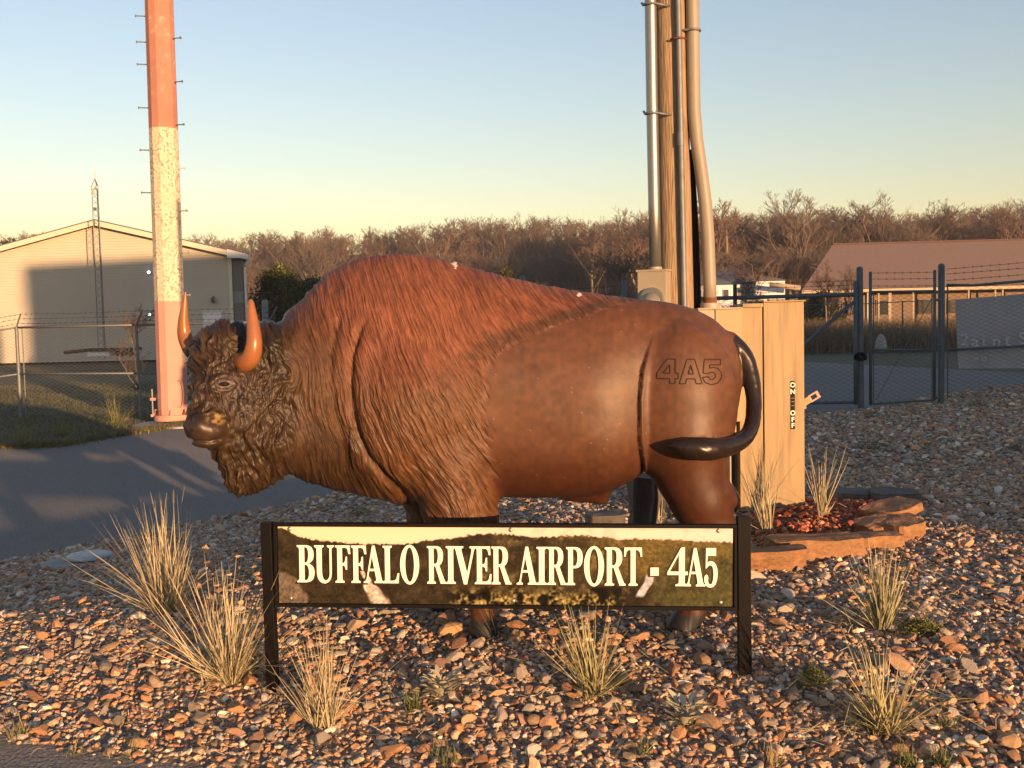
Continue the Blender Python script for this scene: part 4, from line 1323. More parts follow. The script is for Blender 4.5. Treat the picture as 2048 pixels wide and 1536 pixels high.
def slab_mesh(size, seed, lay=0.2):
    r = random.Random(seed)
    bm = bmesh.new()
    bmesh.ops.create_cube(bm, size=1)
    bmesh.ops.subdivide_edges(bm, edges=bm.edges[:], cuts=5, use_grid_fill=True)
    from mathutils import noise as mn
    o = Vector((r.uniform(0, 90), r.uniform(0, 90), r.uniform(0, 90)))
    for v in bm.verts:
        p = v.co.copy()
        q = Vector((p.x * size[0], p.y * size[1], p.z * size[2]))
        rad = 1 - 0.16 * (abs(p.x * 2) ** 4 * abs(p.y * 2) ** 4)
        k = Vector((q.x * rad, q.y * rad, q.z))
        n1 = mn.noise_vector(q * 3.1 + o)
        n2 = mn.noise_vector(q * 9 + o)
        step = 0.035 * math.floor((p.z + 0.5) * 2.99) * r.choice((1, 1, 0.9)) * lay
        k += Vector((n1.x * 0.05, n1.y * 0.04, n1.z * 0.022)) + n2 * 0.010 + Vector((0, step * (0.5 if p.y < 0 else 0), 0))
        v.co = k
    me = bpy.data.meshes.new('slab')
    bm.to_mesh(me); bm.free()
    return me


def rock(name, label, px0_, px1_, ptop, pbot, depth, seed, mat=m_slab, rz=0.0, tilt=(0, 0), y=None, lift=0.0, group=None):
    g = G((px0_ + px1_) / 2, pbot)
    yy0 = y or g.y
    a_, b_ = W(px0_, pbot, yy0), W(px1_, pbot, yy0)
    wd = (b_ - a_).length
    hgt = (pbot - ptop) / F_PX * yy0
    me = slab_mesh((wd, depth, hgt), seed)
    me.materials.append(mat)
    o = link(name, me)
    o.location = ((a_.x + b_.x) / 2, yy0 + depth / 2, max(a_.z, -0.3) + hgt / 2 - 0.01 + lift)
    o.rotation_euler = (tilt[0], tilt[1], rz)
    return tag(o, label, 'rock', group)


rock('sandstone_slab', 'low rust brown sandstone slab right behind the right sign post', 1470, 1618, 1102, 1146, 0.24, 1, rz=0.02)
rock('sandstone_slab', 'longest rust brown sandstone slab along the front of the planter', 1545, 1738, 1082, 1122, 0.30, 2, rz=0.08)
rock('sandstone_slab', 'rounded orange sandstone slab in the front right of the planter edge', 1712, 1818, 1076, 1102, 0.22, 3, rz=0.3)
rock('sandstone_slab', 'blocky rust sandstone at the right end of the planter, under a flat slab', 1770, 1872, 1046, 1082, 0.22, 4, rz=0.5)
rock('sandstone_slab', 'flat sandstone slab lying on top at the right end of the planter', 1740, 1866, 1014, 1032, 0.34, 5, rz=0.5, tilt=(0.0, -0.10), y=7.55, lift=0.0)
rock('sandstone_slab', 'tilted tan sandstone slab between planter soil and right end block', 1722, 1852, 1044, 1064, 0.30, 6, rz=0.4, tilt=(0.05, -0.12), y=7.25)
rock('sandstone_slab', 'dark flat slab at the back right of the planter', 1752, 1848, 986, 1010, 0.28, 7, m_slab2, rz=-0.1)
rock('sandstone_slab', 'dark flat slab at the back of the planter behind the red cinders', 1655, 1760, 986, 1006, 0.28, 8, m_slab2, rz=0.08)
rock('standing_stone', 'grey upright stone left of the pole foot behind the bison hind leg', 1258, 1300, 948, 1062, 0.22, 9, m_slab2, tilt=(0.05, 0.12), y=6.1)
rock('standing_stone', 'grey leaning stone touching the pole foot behind the bison hind leg', 1290, 1322, 962, 1062, 0.24, 10, m_slab2, tilt=(0.0, 0.2), y=6.2)
rock('sandstone_slab', 'dark flat stone lying just behind the sign under the bison belly', 1175, 1256, 1030, 1062, 0.3, 11, m_slab2, y=7.2)

# planter soil and red cinders
pl_px = [(1478, 1090), (1500, 1105), (1560, 1104), (1640, 1098), (1720, 1085), (1790, 1060), (1800, 1030), (1770, 1004), (1690, 998), (1610, 996), (1540, 1004), (1484, 1020)]
PLG = [G(*p) for p in pl_px]
cen = sum(PLG, Vector()) / len(PLG)
mb = MB()
NR = 9
for i in range(NR):
    t = i / (NR - 1)
    for p in PLG:
        q = cen.lerp(p, t)
        mb.v.append((q.x, q.y, q.z + 0.105 * (1 - t ** 2.2) ** 0.7 - 0.03 + random.uniform(-.012, .012)))
n_ = len(PLG)
for i in range(NR - 1):
    for k in range(n_):
        mb.f.append((i * n_ + k, (i + 1) * n_ + k, (i + 1) * n_ + (k + 1) % n_, i * n_ + (k + 1) % n_))
soil = mb.build('planter_soil', m_red_soil, None, True)
tag(soil, kind='structure')
REDP = np.array([(0.30, 0.085, 0.04), (0.23, 0.065, 0.035), (0.36, 0.13, 0.06), (0.16, 0.05, 0.03), (0.30, 0.15, 0.085)])
cp = []
while len(cp) < 900:
    a_ = random.uniform(0, 2 * math.pi); t = math.sqrt(random.random())
    k = a_ / (2 * math.pi) * n_
    e = PLG[int(k) % n_].lerp(PLG[(int(k) + 1) % n_], k % 1)
    q = cen.lerp(e, t * 0.97)
    if q.y > 8.15 and q.x < 2.4: continue
    cp.append((q.x, q.y, q.z + 0.105 * (1 - t ** 2.2) ** 0.7 - 0.02))
cp = np.array(cp)
tag(scatter_mesh('cinders', cp, lognorm(len(cp), 0.035, 0.4, 0.015, 0.10), protoF, faceF, m_stone, soil, pal=REDP, flat=0.7, shade=False), kind='stuff')
for x, y, s in ((1715, 1012, .085), (1730, 1022, .10), (1575, 1030, .07), (1552, 1052, .09), (1700, 1050, .06), (1645, 1022, .10)):
    g = G(x, y + 22)
    o = link('cinder', fast_mesh('cinder', protoN[random.randrange(16)] * 0.5, faceN, m_stone, False, np.repeat(REDP[[random.randrange(3)]], len(protoN[0]), 0)), soil)
    o.location = (g.x, g.y, g.z + 0.09); o.scale = (s * 1.2, s, s * .8); o.rotation_euler = (0.3, 0.2, random.uniform(0, 6))

# concrete ring with lid
lp = G(165, 1124)
vault = empty('vault_lid', lp)
tag(vault, 'round pale lid on a concrete ring set in the gravel at the left', 'manhole cover')
MB().lathe(lp + Vector((-0.04, -0.05, -0.10)), [(0.27, 0), (0.26, 0.118), (0.2, 0.125)], 40).build('ring', m_concrete, vault, True, 40)
MB().lathe(lp + Vector((0.05, 0.02, 0.03)), [(0.165, 0), (0.178, 0.01), (0.178, 0.022), (0.165, 0.032), (0.10, 0.038), (0.02, 0.04)], 40).build('lid', M_('pale painted lid', (0.36, 0.38, 0.38), 0.5), vault, True, 35)

# ================================================================== grasses
m_blade = M_attr('grass blade', 0.7, 0.25)


def clump(name, label, px, py, hpx, n, width=0.0042, spread=0.55, col=(0.50, 0.40, 0.22), col2=(0.34, 0.27, 0.14), lean=(0, 0), droop=0.5, base_r=0.045, cat='ornamental grass', seed=0, group=None, at=None, flat_frac=0.15):
    r = np.random.default_rng(seed + 100)
    g = at or G(px, py)
    H = hpx / F_PX * g.y
    V, Fq, cl = [], [], []
    width *= 0.85
    n = int(n * 0.9)
    sub = [(r.uniform(-1, 1) * base_r, r.uniform(-1, 1) * base_r, r.uniform(-.18, .18), r.uniform(-.18, .18)) for _ in range(5)]
    for i in range(n):
        az = r.uniform(0, 2 * math.pi)
        sb = sub[r.integers(5)]
        kink = r.integers(2, 6) if r.random() < 0.16 else -1
        rad = abs(r.normal(0, spread))
        if r.random() < flat_frac: rad = r.uniform(0.9, 1.6)
        L = H * (r.uniform(0.5, 1.12) if r.random() < 0.75 else r.uniform(0.15, 0.5)) * (1 + 0.1 * rad)
        d0 = Vector((math.cos(az) * rad + lean[0] + sb[2], math.sin(az) * rad + lean[1] + sb[3], 1)).normalized()
        p = Vector((g.x + sb[0] + math.cos(az) * base_r * .5 * r.random(), g.y + sb[1] + math.sin(az) * base_r * .5 * r.random(), g.z - 0.01))
        side = Vector((-math.sin(az), math.cos(az), 0)) if r.random() < 0.6 else Vector((math.cos(az), math.sin(az), 0.2))
        side = side.normalized()
        dr = droop * r.uniform(0.1, 1.2) * (0.3 + rad)
        ns = 6
        o = len(V)
        c = np.array(col) * (1 - (q := r.random())) + np.array(col2) * q
        d = d0.copy()
        for k in range(ns + 1):
            w = width * (1 - (k / ns) ** 1.6) * r.uniform(0.9, 1.1) + 0.0004
            zz_ = max(p.z, g.z + 0.004)
            V += [(p.x - side.x * w, p.y - side.y * w, zz_), (p.x + side.x * w, p.y + side.y * w, zz_ + 0.001)]
            cl += [c * (0.8 + 0.25 * k / ns)] * 2
            d = (d + Vector((r.normal(0, .03), r.normal(0, .03), -dr / ns * (0.4 + k / ns)))).normalized()
            if k == kink: d = (d + Vector((r.normal(0, .7), r.normal(0, .7), -r.uniform(0.5, 1.6)))).normalized()
            p = p + d * (L / ns)
        for k in range(ns):
            Fq.append((o + 2 * k, o + 2 * k + 1, o + 2 * k + 3, o + 2 * k + 2))
    o = link(name, fast_mesh(name, np.array(V), np.array(Fq), m_blade, True, np.array(cl)))
    return tag(o, label, cat, group)


STRAW, STRAW2 = (0.54, 0.455, 0.30), (0.33, 0.28, 0.17)
GRN, GRN2 = (0.15, 0.165, 0.06), (0.08, 0.10, 0.035)
clump('bunch_grass', 'tall straw coloured grass clump behind, left of the sign', 330, 1222, 222, 300, lean=(-0.14, 0), spread=0.44, droop=0.25, seed=1, col=STRAW, col2=STRAW2, base_r=0.07)
clump('bunch_grass', 'largest straw coloured grass clump in front of the left sign post', 440, 1362, 250, 360, lean=(0.05, -0.1), spread=0.62, droop=0.25, seed=2, col=STRAW, col2=STRAW2, base_r=0.075)
clump('bunch_grass', 'thin pale grass clump in front of the left part of the sign', 648, 1450, 190, 200, width=0.003, spread=0.4, droop=0.35, seed=3, col=STRAW, col2=STRAW2)
clump('bunch_grass', 'olive and straw grass clump in front of the middle of the sign', 1182, 1395, 185, 260, width=0.0036, spread=0.34, lean=(-0.08, 0), droop=0.5, seed=4, col=(0.42, 0.36, 0.20), col2=(0.22, 0.21, 0.10), flat_frac=0.25)
clump('bunch_grass', 'grey green grass clump right of the right sign post', 1765, 1260, 170, 240, width=0.0042, spread=0.36, droop=0.35, seed=5, col=(0.46, 0.40, 0.24), col2=(0.24, 0.24, 0.13), flat_frac=0.22)
clump('bunch_grass', 'low wide straw grass clump at the lower right corner', 1750, 1462, 200, 260, width=0.0036, spread=0.6, lean=(-0.25, 0), droop=0.6, seed=6, col=(0.48, 0.40, 0.23), col2=(0.27, 0.26, 0.13), flat_frac=0.3)
g7, g8 = G(1537, 1078), G(1643, 1052)
g7.z += 0.06; g8.z += 0.08
clump('bunch_grass', 'slim straw grass clump at the planter in front of the tall cabinet', 0, 0, 150, 80, width=0.0045, spread=0.26, lean=(-0.12, 0), droop=0.15, seed=7, col=STRAW, col2=STRAW2, at=g7, flat_frac=0.03)
clump('bunch_grass', 'slim straw grass clump in the red cinders right of the cabinet', 0, 0, 140, 75, width=0.0045, spread=0.24, droop=0.15, seed=8, col=STRAW, col2=STRAW2, at=g8, flat_frac=0.03)
clump('bunch_grass', 'dry grass clump beside the grey stones at the pole foot', 1312, 1075, 95, 60, width=0.0032, spread=0.5, lean=(-0.2, 0), droop=0.3, seed=9, col=STRAW, col2=STRAW2)
for i, (x, y, hh_, n_, lb) in enumerate([
        (830, 1420, 52, 130, 'small bright green grass tuft beside the grey leafy plant under the sign'),
        (38, 1478, 50, 90, 'green and yellow grass tuft at the far left by the pavement edge'),
        (150, 1510, 34, 40, 'tiny yellow green grass sprig at the pavement edge on the left'),
        (258, 1515, 44, 26, 'tiny upright grass sprig among the biggest stones at the pavement edge'),
        (1888, 1450, 40, 55, 'small green tuft between stones on the right below the wide straw clump'),
        (1880, 1532, 48, 120, 'dense green tuft at the very bottom right corner'),
        (1812, 1530, 55, 110, 'yellow green tuft at the bottom just right of the wide straw clump'),
        (905, 1528, 60, 45, 'sparse grass tuft at the bottom edge below the sign middle'),
        (870, 1522, 50, 30, 'thin bent grass sprigs at the bottom edge left of a sparse tuft'),
        (1285, 1512, 42, 70, 'small olive tuft at the bottom edge below the right part of the sign'),
        (1550, 1534, 62, 60, 'brownish grass tuft at the bottom edge below the right sign post')]):
    clump('grass_tuft', lb, x, y, hh_, n_, width=0.0022, spread=0.6, droop=0.4, seed=40 + i, col=GRN if i not in (1, 2, 10) else (0.30, 0.26, 0.12), col2=GRN2 if i != 10 else (0.2, 0.13, 0.07), cat='grass tuft', base_r=0.03)


def leafy(name, label, px, py, spx, n, col, leaf=(0.055, 0.018), seed=0, cat='plant', flat=0.9):
    """low plant of separate leaves: each leaf a folded blade"""
    r = np.random.default_rng(seed + 300)
    g = G(px, py)
    Rr = spx / F_PX * g.y
    root = empty(name, g)
    tag(root, label, cat)
    for i in range(n):
        az = r.uniform(0, 6.28)
        up = r.uniform(0.2, flat + 0.5)
        d = Vector((math.cos(az), math.sin(az), up)).normalized()
        side = d.cross(Vector((0, 0, 1))).normalized()
        nrm = side.cross(d)
        L, wd = leaf[0] * r.uniform(0.7, 1.3), leaf[1] * r.uniform(0.8, 1.2)
        p = g + Vector((math.cos(az), math.sin(az), 0)) * Rr * 0.35 * r.random() + Vector((0, 0, Rr * 0.7 * r.random()))
        V = []
        for k, (t, w) in enumerate(((0, .25), (.3, .85), (.6, 1), (.85, .6), (1, .05))):
            c = p + d * L * t - nrm * 0.2 * L * t * t
            V += [c - side * wd * w + nrm * wd * 0.25 * w, c - nrm * wd * 0.1, c + side * wd * w + nrm * wd * 0.25 * w]
        Fq = [(3 * k + a_, 3 * k + a_ + 1, 3 * k + a_ + 4, 3 * k + a_ + 3) for k in range(4) for a_ in (0, 1)]
        c = np.array(col) * r.uniform(0.8, 1.2)
        link('leaf', fast_mesh('leaf', np.array(V), np.array(Fq), m_blade, True, np.repeat(c[None], len(V), 0)), root)
    return root


leafy('silver_leaf_plant', 'pale grey green leafy plant in the gravel below the sign, left of middle', 885, 1400, 66, 50, (0.40, 0.37, 0.27), (0.075, 0.016), 1)
leafy('silver_leaf_plant', 'pale grey green leafy plant in the gravel below the right part of the sign', 1372, 1455, 68, 48, (0.38, 0.355, 0.27), (0.075, 0.017), 2)


def mossy(name, label, px, py, wpx, hpx, n, col, seed):
    r = np.random.default_rng(seed)
    g = G(px, py)
    sx_, sz_ = wpx / F_PX * g.y / 2, hpx / F_PX * g.y
    q = r.normal(0, 0.45, (n, 3)) * np.array([sx_, sx_ * 0.8, 0]) + np.array([g.x, g.y, g.z + 0.01])
    q[:, 2] += r.random(n) * sz_ * np.exp(-((q[:, 0] - g.x) / sx_) ** 2)
    d = r.normal(size=(n, 3)); d[:, 2] = np.abs(d[:, 2]) * .6; d /= np.linalg.norm(d, axis=1)[:, None]
    s = np.cross(d, r.normal(size=(n, 3))); s /= np.linalg.norm(s, axis=1)[:, None]
    L = r.uniform(0.008, 0.02, n)[:, None]
    V = np.stack([q - s * L * .22, q + s * L * .22, q + d * L], 1).reshape(-1, 3)
    c = np.repeat(np.array(col) * r.uniform(.6, 1.4, (n, 1)), 3, 0)
    o = link(name, fast_mesh(name, V, np.arange(3 * n).reshape(-1, 3), m_blade, False, c))
    return tag(o, label, 'weed')


mossy('creeping_weed', 'low mossy green weed patch in the gravel right of the grey green clump', 1845, 1270, 90, 28, 1800, (0.13, 0.13, 0.045), 1)
mossy('creeping_weed', 'small green weed in the gravel behind the wide straw clump', 1625, 1375, 70, 40, 1100, (0.13, 0.14, 0.05), 2)
mossy('creeping_weed', 'small yellow green weed in shade behind the sign under the bison neck', 720, 1032, 50, 14, 500, (0.17, 0.16, 0.05), 3)
mossy('creeping_weed', 'dark green weed in the shaded gravel right of the cabinet', 1745, 900, 90, 14, 900, (0.07, 0.085, 0.04), 4)
mossy('creeping_weed', 'dark green weed in the shaded gravel near the walk gate', 1740, 838, 70, 12, 700, (0.07, 0.085, 0.04), 5)
mossy('creeping_weed', 'small weed in the shaded gravel at the right picture edge', 2030, 903, 60, 12, 500, (0.07, 0.085, 0.04), 6)
mossy('creeping_weed', 'small dark weed near the foot of the thick fence post', 1958, 815, 40, 14, 400, (0.06, 0.075, 0.035), 7)

# ================================================================== painted steel pole on the left
LY = 20.3
m_pink = M_('faded pink red paint', (0.52, 0.27, 0.22), 0.75, spec=0.2, var=(0.46, 0.23, 0.185), scale=2)
m_redp = M_('peeling red paint', (0.38, 0.185, 0.14), 0.75, spec=0.2, var=(0.50, 0.33, 0.22), scale=7, var_amt=0.4, detail=4, ramp=(0.58, 0.64), var2=(0.33, 0.15, 0.11), scale2=2)
m_whp = M_('peeling white paint', (0.60, 0.54, 0.42), 0.75, spec=0.2, var=(0.17, 0.09, 0.045), scale=20, var_amt=0.45, detail=3, ramp=(0.50, 0.57), var2=(0.50, 0.43, 0.32), scale2=2.5)
lp = empty('striped_steel_pole', W(345, 838, LY))
tag(lp, 'tall many-sided steel pole with faded red and white bands and step bolts', 'pole')
A0, A1 = W(347, 836, LY), W(309, -260, LY)


def lpt(py):                                           # point on the pole's axis at picture height py
    t = (836 - py) / 1096
    return A0.lerp(A1, t)


def lrad(py):
    return np.interp(py, [-260, 0, 836], [26.5, 27.5, 29.5]) * LY / F_PX


for nm, m, y0, y1 in (('pink_section', m_pink, 834, 597), ('white_section', m_whp, 597, 250), ('red_section', m_redp, 250, -260)):
    MB().tube([lpt(y0), lpt(y1)], [lrad(y0), lrad(y1)], 12).build(nm, m, lp)
MB().lathe(lpt(840), [(0.36, 0), (0.365, 0.02), (0.365, 0.10), (0.35, 0.115)], 32).build('flange', m_pink, lp, True, 35)
for k in range(8):
    a_ = k * math.pi / 4 + 0.2
    MB().lathe(lpt(840) + Vector((0.33 * math.cos(a_), 0.33 * math.sin(a_), 0.11)), [(0.035, 0), (0.035, 0.05), (0.02, 0.05), (0.02, 0.11)], 8).build('anchor_bolt', m_rust if k % 2 else m_pink, lp)
for side, ys in ((1, (72, 158, 243, 330, 415, 500, 585, -15, -100)), (-1, (27, 78, 122, 208, 292, 377, -60))):
    for y in ys:
        c = lpt(y); r_ = lrad(y)
        d = Vector((side * 0.97, -0.25, 0.0)).normalized()
        MB().tube([c + d * (r_ - 0.05), c + d * (r_ + 0.155), c + d * (r_ + 0.156), c + d * (r_ + 0.175)], [0.012, 0.012, 0.024, 0.024], 8).build('step_bolt', m_galv_dull if side < 0 or y < 300 else m_trim, lp)
c = lpt(785)
MB().tube([c + Vector((0.20 + 0.09 * math.cos(t), -0.235, 0.27 * math.sin(t))) for t in np.linspace(0, 2 * math.pi, 20)], 0.008, 5, False).build('hand_hole_rim', m_pink, lp, True)
MB().tube([c + Vector((-0.37, -0.1, -0.45)), c + Vector((-0.37, -0.1, 0.1))], 0.018, 6).build('ground_wire', m_galv_dull, lp)
for dz in (-0.1, -0.42):
    MB().box(c + Vector((-0.355, -0.1, dz)), (0.10, 0.05, 0.05)).build('clip', m_pink, lp)
MB().box(lpt(700) + Vector((0.30, -0.02, 0.0)), (0.10, 0.2, 0.42), 0, 0.01).build('service_box', m_tan2, lp)
pad = MB().lathe(G(345, 852) + Vector((0, 0.35, -0.12)), [(0.85, 0), (0.85, 0.14), (0.80, 0.15)], 36).build('concrete_footing', m_concrete, None)
tag(pad, 'round concrete footing under the striped steel pole', 'footing')

# ================================================================== warehouse
WY = 50.0
m_siding = M_('cream lap siding', (0.50, 0.455, 0.375), 0.6, var=(0.44, 0.40, 0.33), scale=0.6, spec=0.2)
m_block = M_('grey panel', (0.16, 0.15, 0.14), 0.85, var=(0.12, 0.115, 0.11), scale=2)
wh = empty('warehouse', W(195, 712, WY))
tag(wh, 'cream sided metal warehouse with low gable roof beyond the left fence', 'warehouse')
ridge = W(196, 444, WY)
er, el = W(503, 517, WY), None
wz0 = W(195, 716, WY).z - 0.15
half = er.x - ridge.x
slope = (ridge.z - W(500, 513, WY).z - 0.0227 * 0) / half
xR = W(462, 600, WY).x
xL = ridge.x - (xR - ridge.x) - 1.0


def roof_z(x):
    return ridge.z - 0.10 - abs(x - ridge.x) * slope


SK = 6.6                                               # the building runs back at a slant
h_c = 0.127
z = wz0
mb = MB()
while z < ridge.z:
    z1 = z + h_c
    pts = []
    xa, xb = xL, xR
    if roof_z(xL) < z1: xa = ridge.x - (ridge.z - 0.10 - z1) / slope
    if roof_z(xR) < z1: xb = ridge.x + (ridge.z - 0.10 - z1) / slope
    if xb - xa > 0.2:
        mb.add([(xa, WY - 0.04, z), (xb, WY - 0.04, z), (xb, WY, z1), (xa, WY, z1), (xa, WY, z), (xb, WY, z)], [(0, 1, 2, 3), (4, 5, 1, 0)])
    z = z1
sd_ = mb.build('siding', m_siding, wh); tag(sd_, kind='stuff')
mb = MB()
mb.add([(xL, WY + .02, wz0), (xR, WY + .02, wz0), (xR, WY + .02, roof_z(xR)), (ridge.x, WY + .02, ridge.z - 0.1), (xL, WY + .02, roof_z(xL)),
        (xL - SK, WY + 22, wz0), (xR - SK, WY + 22, wz0), (xR - SK, WY + 22, roof_z(xR)), (ridge.x - SK, WY + 22, ridge.z - 0.1), (xL - SK, WY + 22, roof_z(xL))],
       [(0, 1, 2, 3, 4), (1, 6, 7, 2), (5, 9, 8, 7, 6), (0, 4, 9, 5)])
mb.build('wall', m_siding, wh)
xe = W(503, 520, WY).x
for sgn, nm in ((1, 'roof'), (-1, 'roof')):
    x2 = ridge.x + sgn * (xe - ridge.x)
    z2 = ridge.z - (xe - ridge.x) * slope
    t = 0.10
    mb = MB()
    mb.add([(ridge.x, WY - 0.45, ridge.z), (x2, WY - 0.45, z2), (x2 - SK, WY + 22.4, z2), (ridge.x - SK, WY + 22.4, ridge.z),
            (ridge.x, WY - 0.45, ridge.z + t), (x2, WY - 0.45, z2 + t), (x2 - SK, WY + 22.4, z2 + t), (ridge.x - SK, WY + 22.4, ridge.z + t)],
           [(0, 1, 2, 3), (7, 6, 5, 4), (0, 4, 5, 1), (1, 5, 6, 2), (2, 6, 7, 3)])
    mb.build(nm, m_roof_dark, wh)
    mb = MB()
    mb.add([(ridge.x, WY - 0.48, ridge.z + 0.04), (x2, WY - 0.48, z2 + 0.04), (x2, WY - 0.48, z2 - 0.20), (ridge.x, WY - 0.48, ridge.z - 0.20),
            (ridge.x, WY - 0.42, ridge.z + 0.04), (x2, WY - 0.42, z2 + 0.04), (x2, WY - 0.42, z2 - 0.20), (ridge.x, WY - 0.42, ridge.z - 0.20)],
           [(0, 3, 2, 1), (4, 5, 6, 7), (3, 7, 6, 2), (0, 1, 5, 4)])
    mb.build('rake_board', m_trim, wh)
e0, e1 = W(460, 517, WY), W(501, 517, WY)
mb = MB()
mb.add([(e0.x, WY - 0.50, e0.z), (e1.x, WY - 0.50, e0.z - 0.02), (e1.x, WY - 0.50, e0.z + 0.16), (e0.x, WY - 0.50, e0.z + 0.42),
        (e0.x, WY + 0.0, e0.z), (e1.x, WY + 0.0, e0.z - 0.02), (e1.x, WY + 0.0, e0.z + 0.16), (e0.x, WY, e0.z + 0.42)], [(0, 1, 2, 3), (4, 7, 6, 5), (0, 4, 5, 1), (1, 5, 6, 2), (0, 3, 7, 4)])
mb.build('eave_return', M_('white trim', (0.62, 0.62, 0.58), 0.6), wh)
cb0, cb1 = W(464, 600, WY).x, W(486, 600, WY).x
zs = [wz0] + [W(475, y, WY).z for y in (606, 582, 522)]
for k, (za, zb_) in enumerate(zip(zs[:-1], zs[1:])):
    MB().box(((cb0 + cb1) / 2, WY + 0.35, (za + zb_) / 2), (cb1 - cb0, 0.6, zb_ - za - 0.01)).build('corner_panel', M_('grey corner panel', (0.14 + 0.06 * (k == 1), 0.135 + 0.06 * (k == 1), 0.13 + 0.055 * (k == 1)), 0.85), wh)
mb = MB(); mb.box((xR + 0.02, WY - 0.03, (wz0 + roof_z(xR)) / 2), (0.16, 0.06, roof_z(xR) - wz0)); mb.build('corner_trim', m_trim, wh)
dp = [W(502, 517, WY), W(502, 523, WY), W(494, 530, WY), W(488, 533, WY), W(491, 600, WY), W(495, 700, WY)]
MB().tube([p + Vector((0, 0.1 - 0.3 * (i < 3), 0)) for i, p in enumerate(dp)], 0.06, 6).build('downspout', M_('downspout', (0.60, 0.57, 0.50), 0.5), wh)
d0, d1 = W(409, 700, WY).x, W(446, 700, WY).x
dz = W(427, 625, WY).z
dr = MB().box(((d0 + d1) / 2, WY - 0.035, (wz0 + dz) / 2), (d1 - d0, 0.05, dz - wz0)).build('door', m_white, wh)
MB().box(((d0 + d1) / 2, WY - 0.03, dz + 0.06), (d1 - d0 + 0.2, 0.07, 0.10)).build('frame', m_trim, dr)
MB().lathe((d1 - 0.1, WY - 0.1, wz0 + 1.0), [(0.035, 0), (0.035, 0.07)], 8).build('knob', m_galv, dr)
m_lamp = bpy.data.materials.new('lit lamp'); m_lamp.use_nodes = True
bb = m_lamp.node_tree.nodes['Principled BSDF']; bb.inputs['Emission Color'].default_value = (0.8, 0.9, 1, 1); bb.inputs['Emission Strength'].default_value = 1.6
for x, y in ((301, 545), (302, 629)):
    c = W(x, y, WY)
    ob = MB().box((c.x, WY - 0.12, c.z), (0.16, 0.2, 0.12), 0, 0.02).build('wall_lamp', m_trim, wh)
    bm = bmesh.new(); bmesh.ops.create_uvsphere(bm, u_segments=10, v_segments=6, radius=0.075)
    MB()._bm(bm, Matrix.Translation((c.x, WY - 0.25, c.z))).build('bulb', m_lamp, ob, True)
c = W(426, 600, WY)
fl = MB().box((c.x, WY - 0.08, c.z), (0.12, 0.14, 0.12), 0, 0.01).build('flood_light', m_roof_dark, wh)
MB().tube([(c.x, WY - 0.12, c.z), (c.x + 0.10, WY - 0.28, c.z + 0.10)], [0.05, 0.09], 8).build('lamp_head', m_roof_dark, fl)
MB().tube([(c.x, WY - 0.12, c.z), (c.x + 0.10, WY - 0.28, c.z - 0.10)], [0.05, 0.09], 8).build('lamp_head', m_roof_dark, fl)

# lattice mast before the warehouse
TY = 48.5
mast = empty('lattice_mast', W(206, 715, TY))
tag(mast, 'slender steel lattice antenna mast standing before the warehouse gable', 'antenna mast')
B0, B1 = W(206, 716, TY), W(191, 372, TY)
legs = [Vector((0.19 * math.cos(a_), 0.19 * math.sin(a_), 0)) for a_ in (math.radians(-150), math.radians(-30), math.radians(90))]
for o_ in legs:
    MB().tube([B0 + o_, B1 + o_ * 0.85], 0.020, 6).build('leg', m_galv_dull, mast)
mb = MB()
N = 26
for i in range(N):
    for k in range(3):
        p, q = legs[k], legs[(k + 1) % 3]
        f0, f1 = i / N, (i + 1) / N
        if i % 2: p, q = q, p
        mb.tube([B0.lerp(B1, f0) + p, B0.lerp(B1, f1) + q], 0.009, 4, False)
tag(mb.build('lacing', m_galv_dull, mast), kind='stuff')
apx = W(189.5, 357, TY)
mb = MB()
for o_ in legs: mb.tube([B1 + o_ * 0.85, apx], 0.018, 6)
mb.build('top_taper', m_galv_dull, mast)
MB().tube([apx, W(189.5, 340, TY)], 0.03, 6).build('spike', m_trim, mast)
for x, y in ((184, 376), (187, 385), (197, 375)):
    MB().tube([W(190, y, TY), W(x, y, TY) + Vector((0, -.1, 0))], 0.07, 8).build('antenna', m_trim, mast)
c = W(190, 418, TY)
MB().box(c, (0.12, 0.1, 0.14)).build('bracket', m_roof_dark, mast)

# low trailer by the wall
tr = empty('flat_trailer', W(200, 705, 42))
tag(tr, 'low dark flatbed trailer with pale tank on the ground beside the warehouse', 'trailer')
t0, t1, t2 = W(128, 705, 42), W(190, 699, 42), W(270, 698, 42)
MB().tube([t0, t1], 0.07, 4).build('ramp', m_rust, tr)
MB().box((t1 + t2) / 2, ((t2 - t1).length, 1.6, 0.11)).build('deck', M_('dark deck', (0.035, 0.03, 0.026), 0.8), tr)
p0, p1 = W(188, 708, 42), W(232, 705, 42)
MB().box(((p0.x + p1.x) / 2, 41.6, p0.z + 0.02), (p1.x - p0.x, 0.6, 0.22), 0, 0.04).build('tank', m_white, tr)
for x in (240, 258):
    c = W(x, 706, 41.4)
    bm = bmesh.new(); bmesh.ops.create_cone(bm, segments=16, radius1=0.16, radius2=0.16, depth=0.16, cap_ends=True)
    MB()._bm(bm, Matrix.Translation(c) @ Matrix.Rotation(math.pi / 2, 4, 'X')).build('wheel', m_black, tr, True, 40)
mb = MB()
for y, x0_, x1_ in ((627, 112, 182), (633, 112, 186), (640, 108, 190)):
    pass


# ================================================================== chain link fences
m_wire = M_('fence wire', (0.26, 0.25, 0.22), 0.55, metal=0.6)
m_wire_d = M_('dark fence wire', (0.10, 0.115, 0.125), 0.6, metal=0.4)
m_post_d = M_('dark painted fence pipe', (0.10, 0.125, 0.145), 0.6, metal=0.2, var=(0.07, 0.09, 0.105), scale=8)
m_barb = M_('barbed wire', (0.07, 0.055, 0.05), 0.7, metal=0.4)


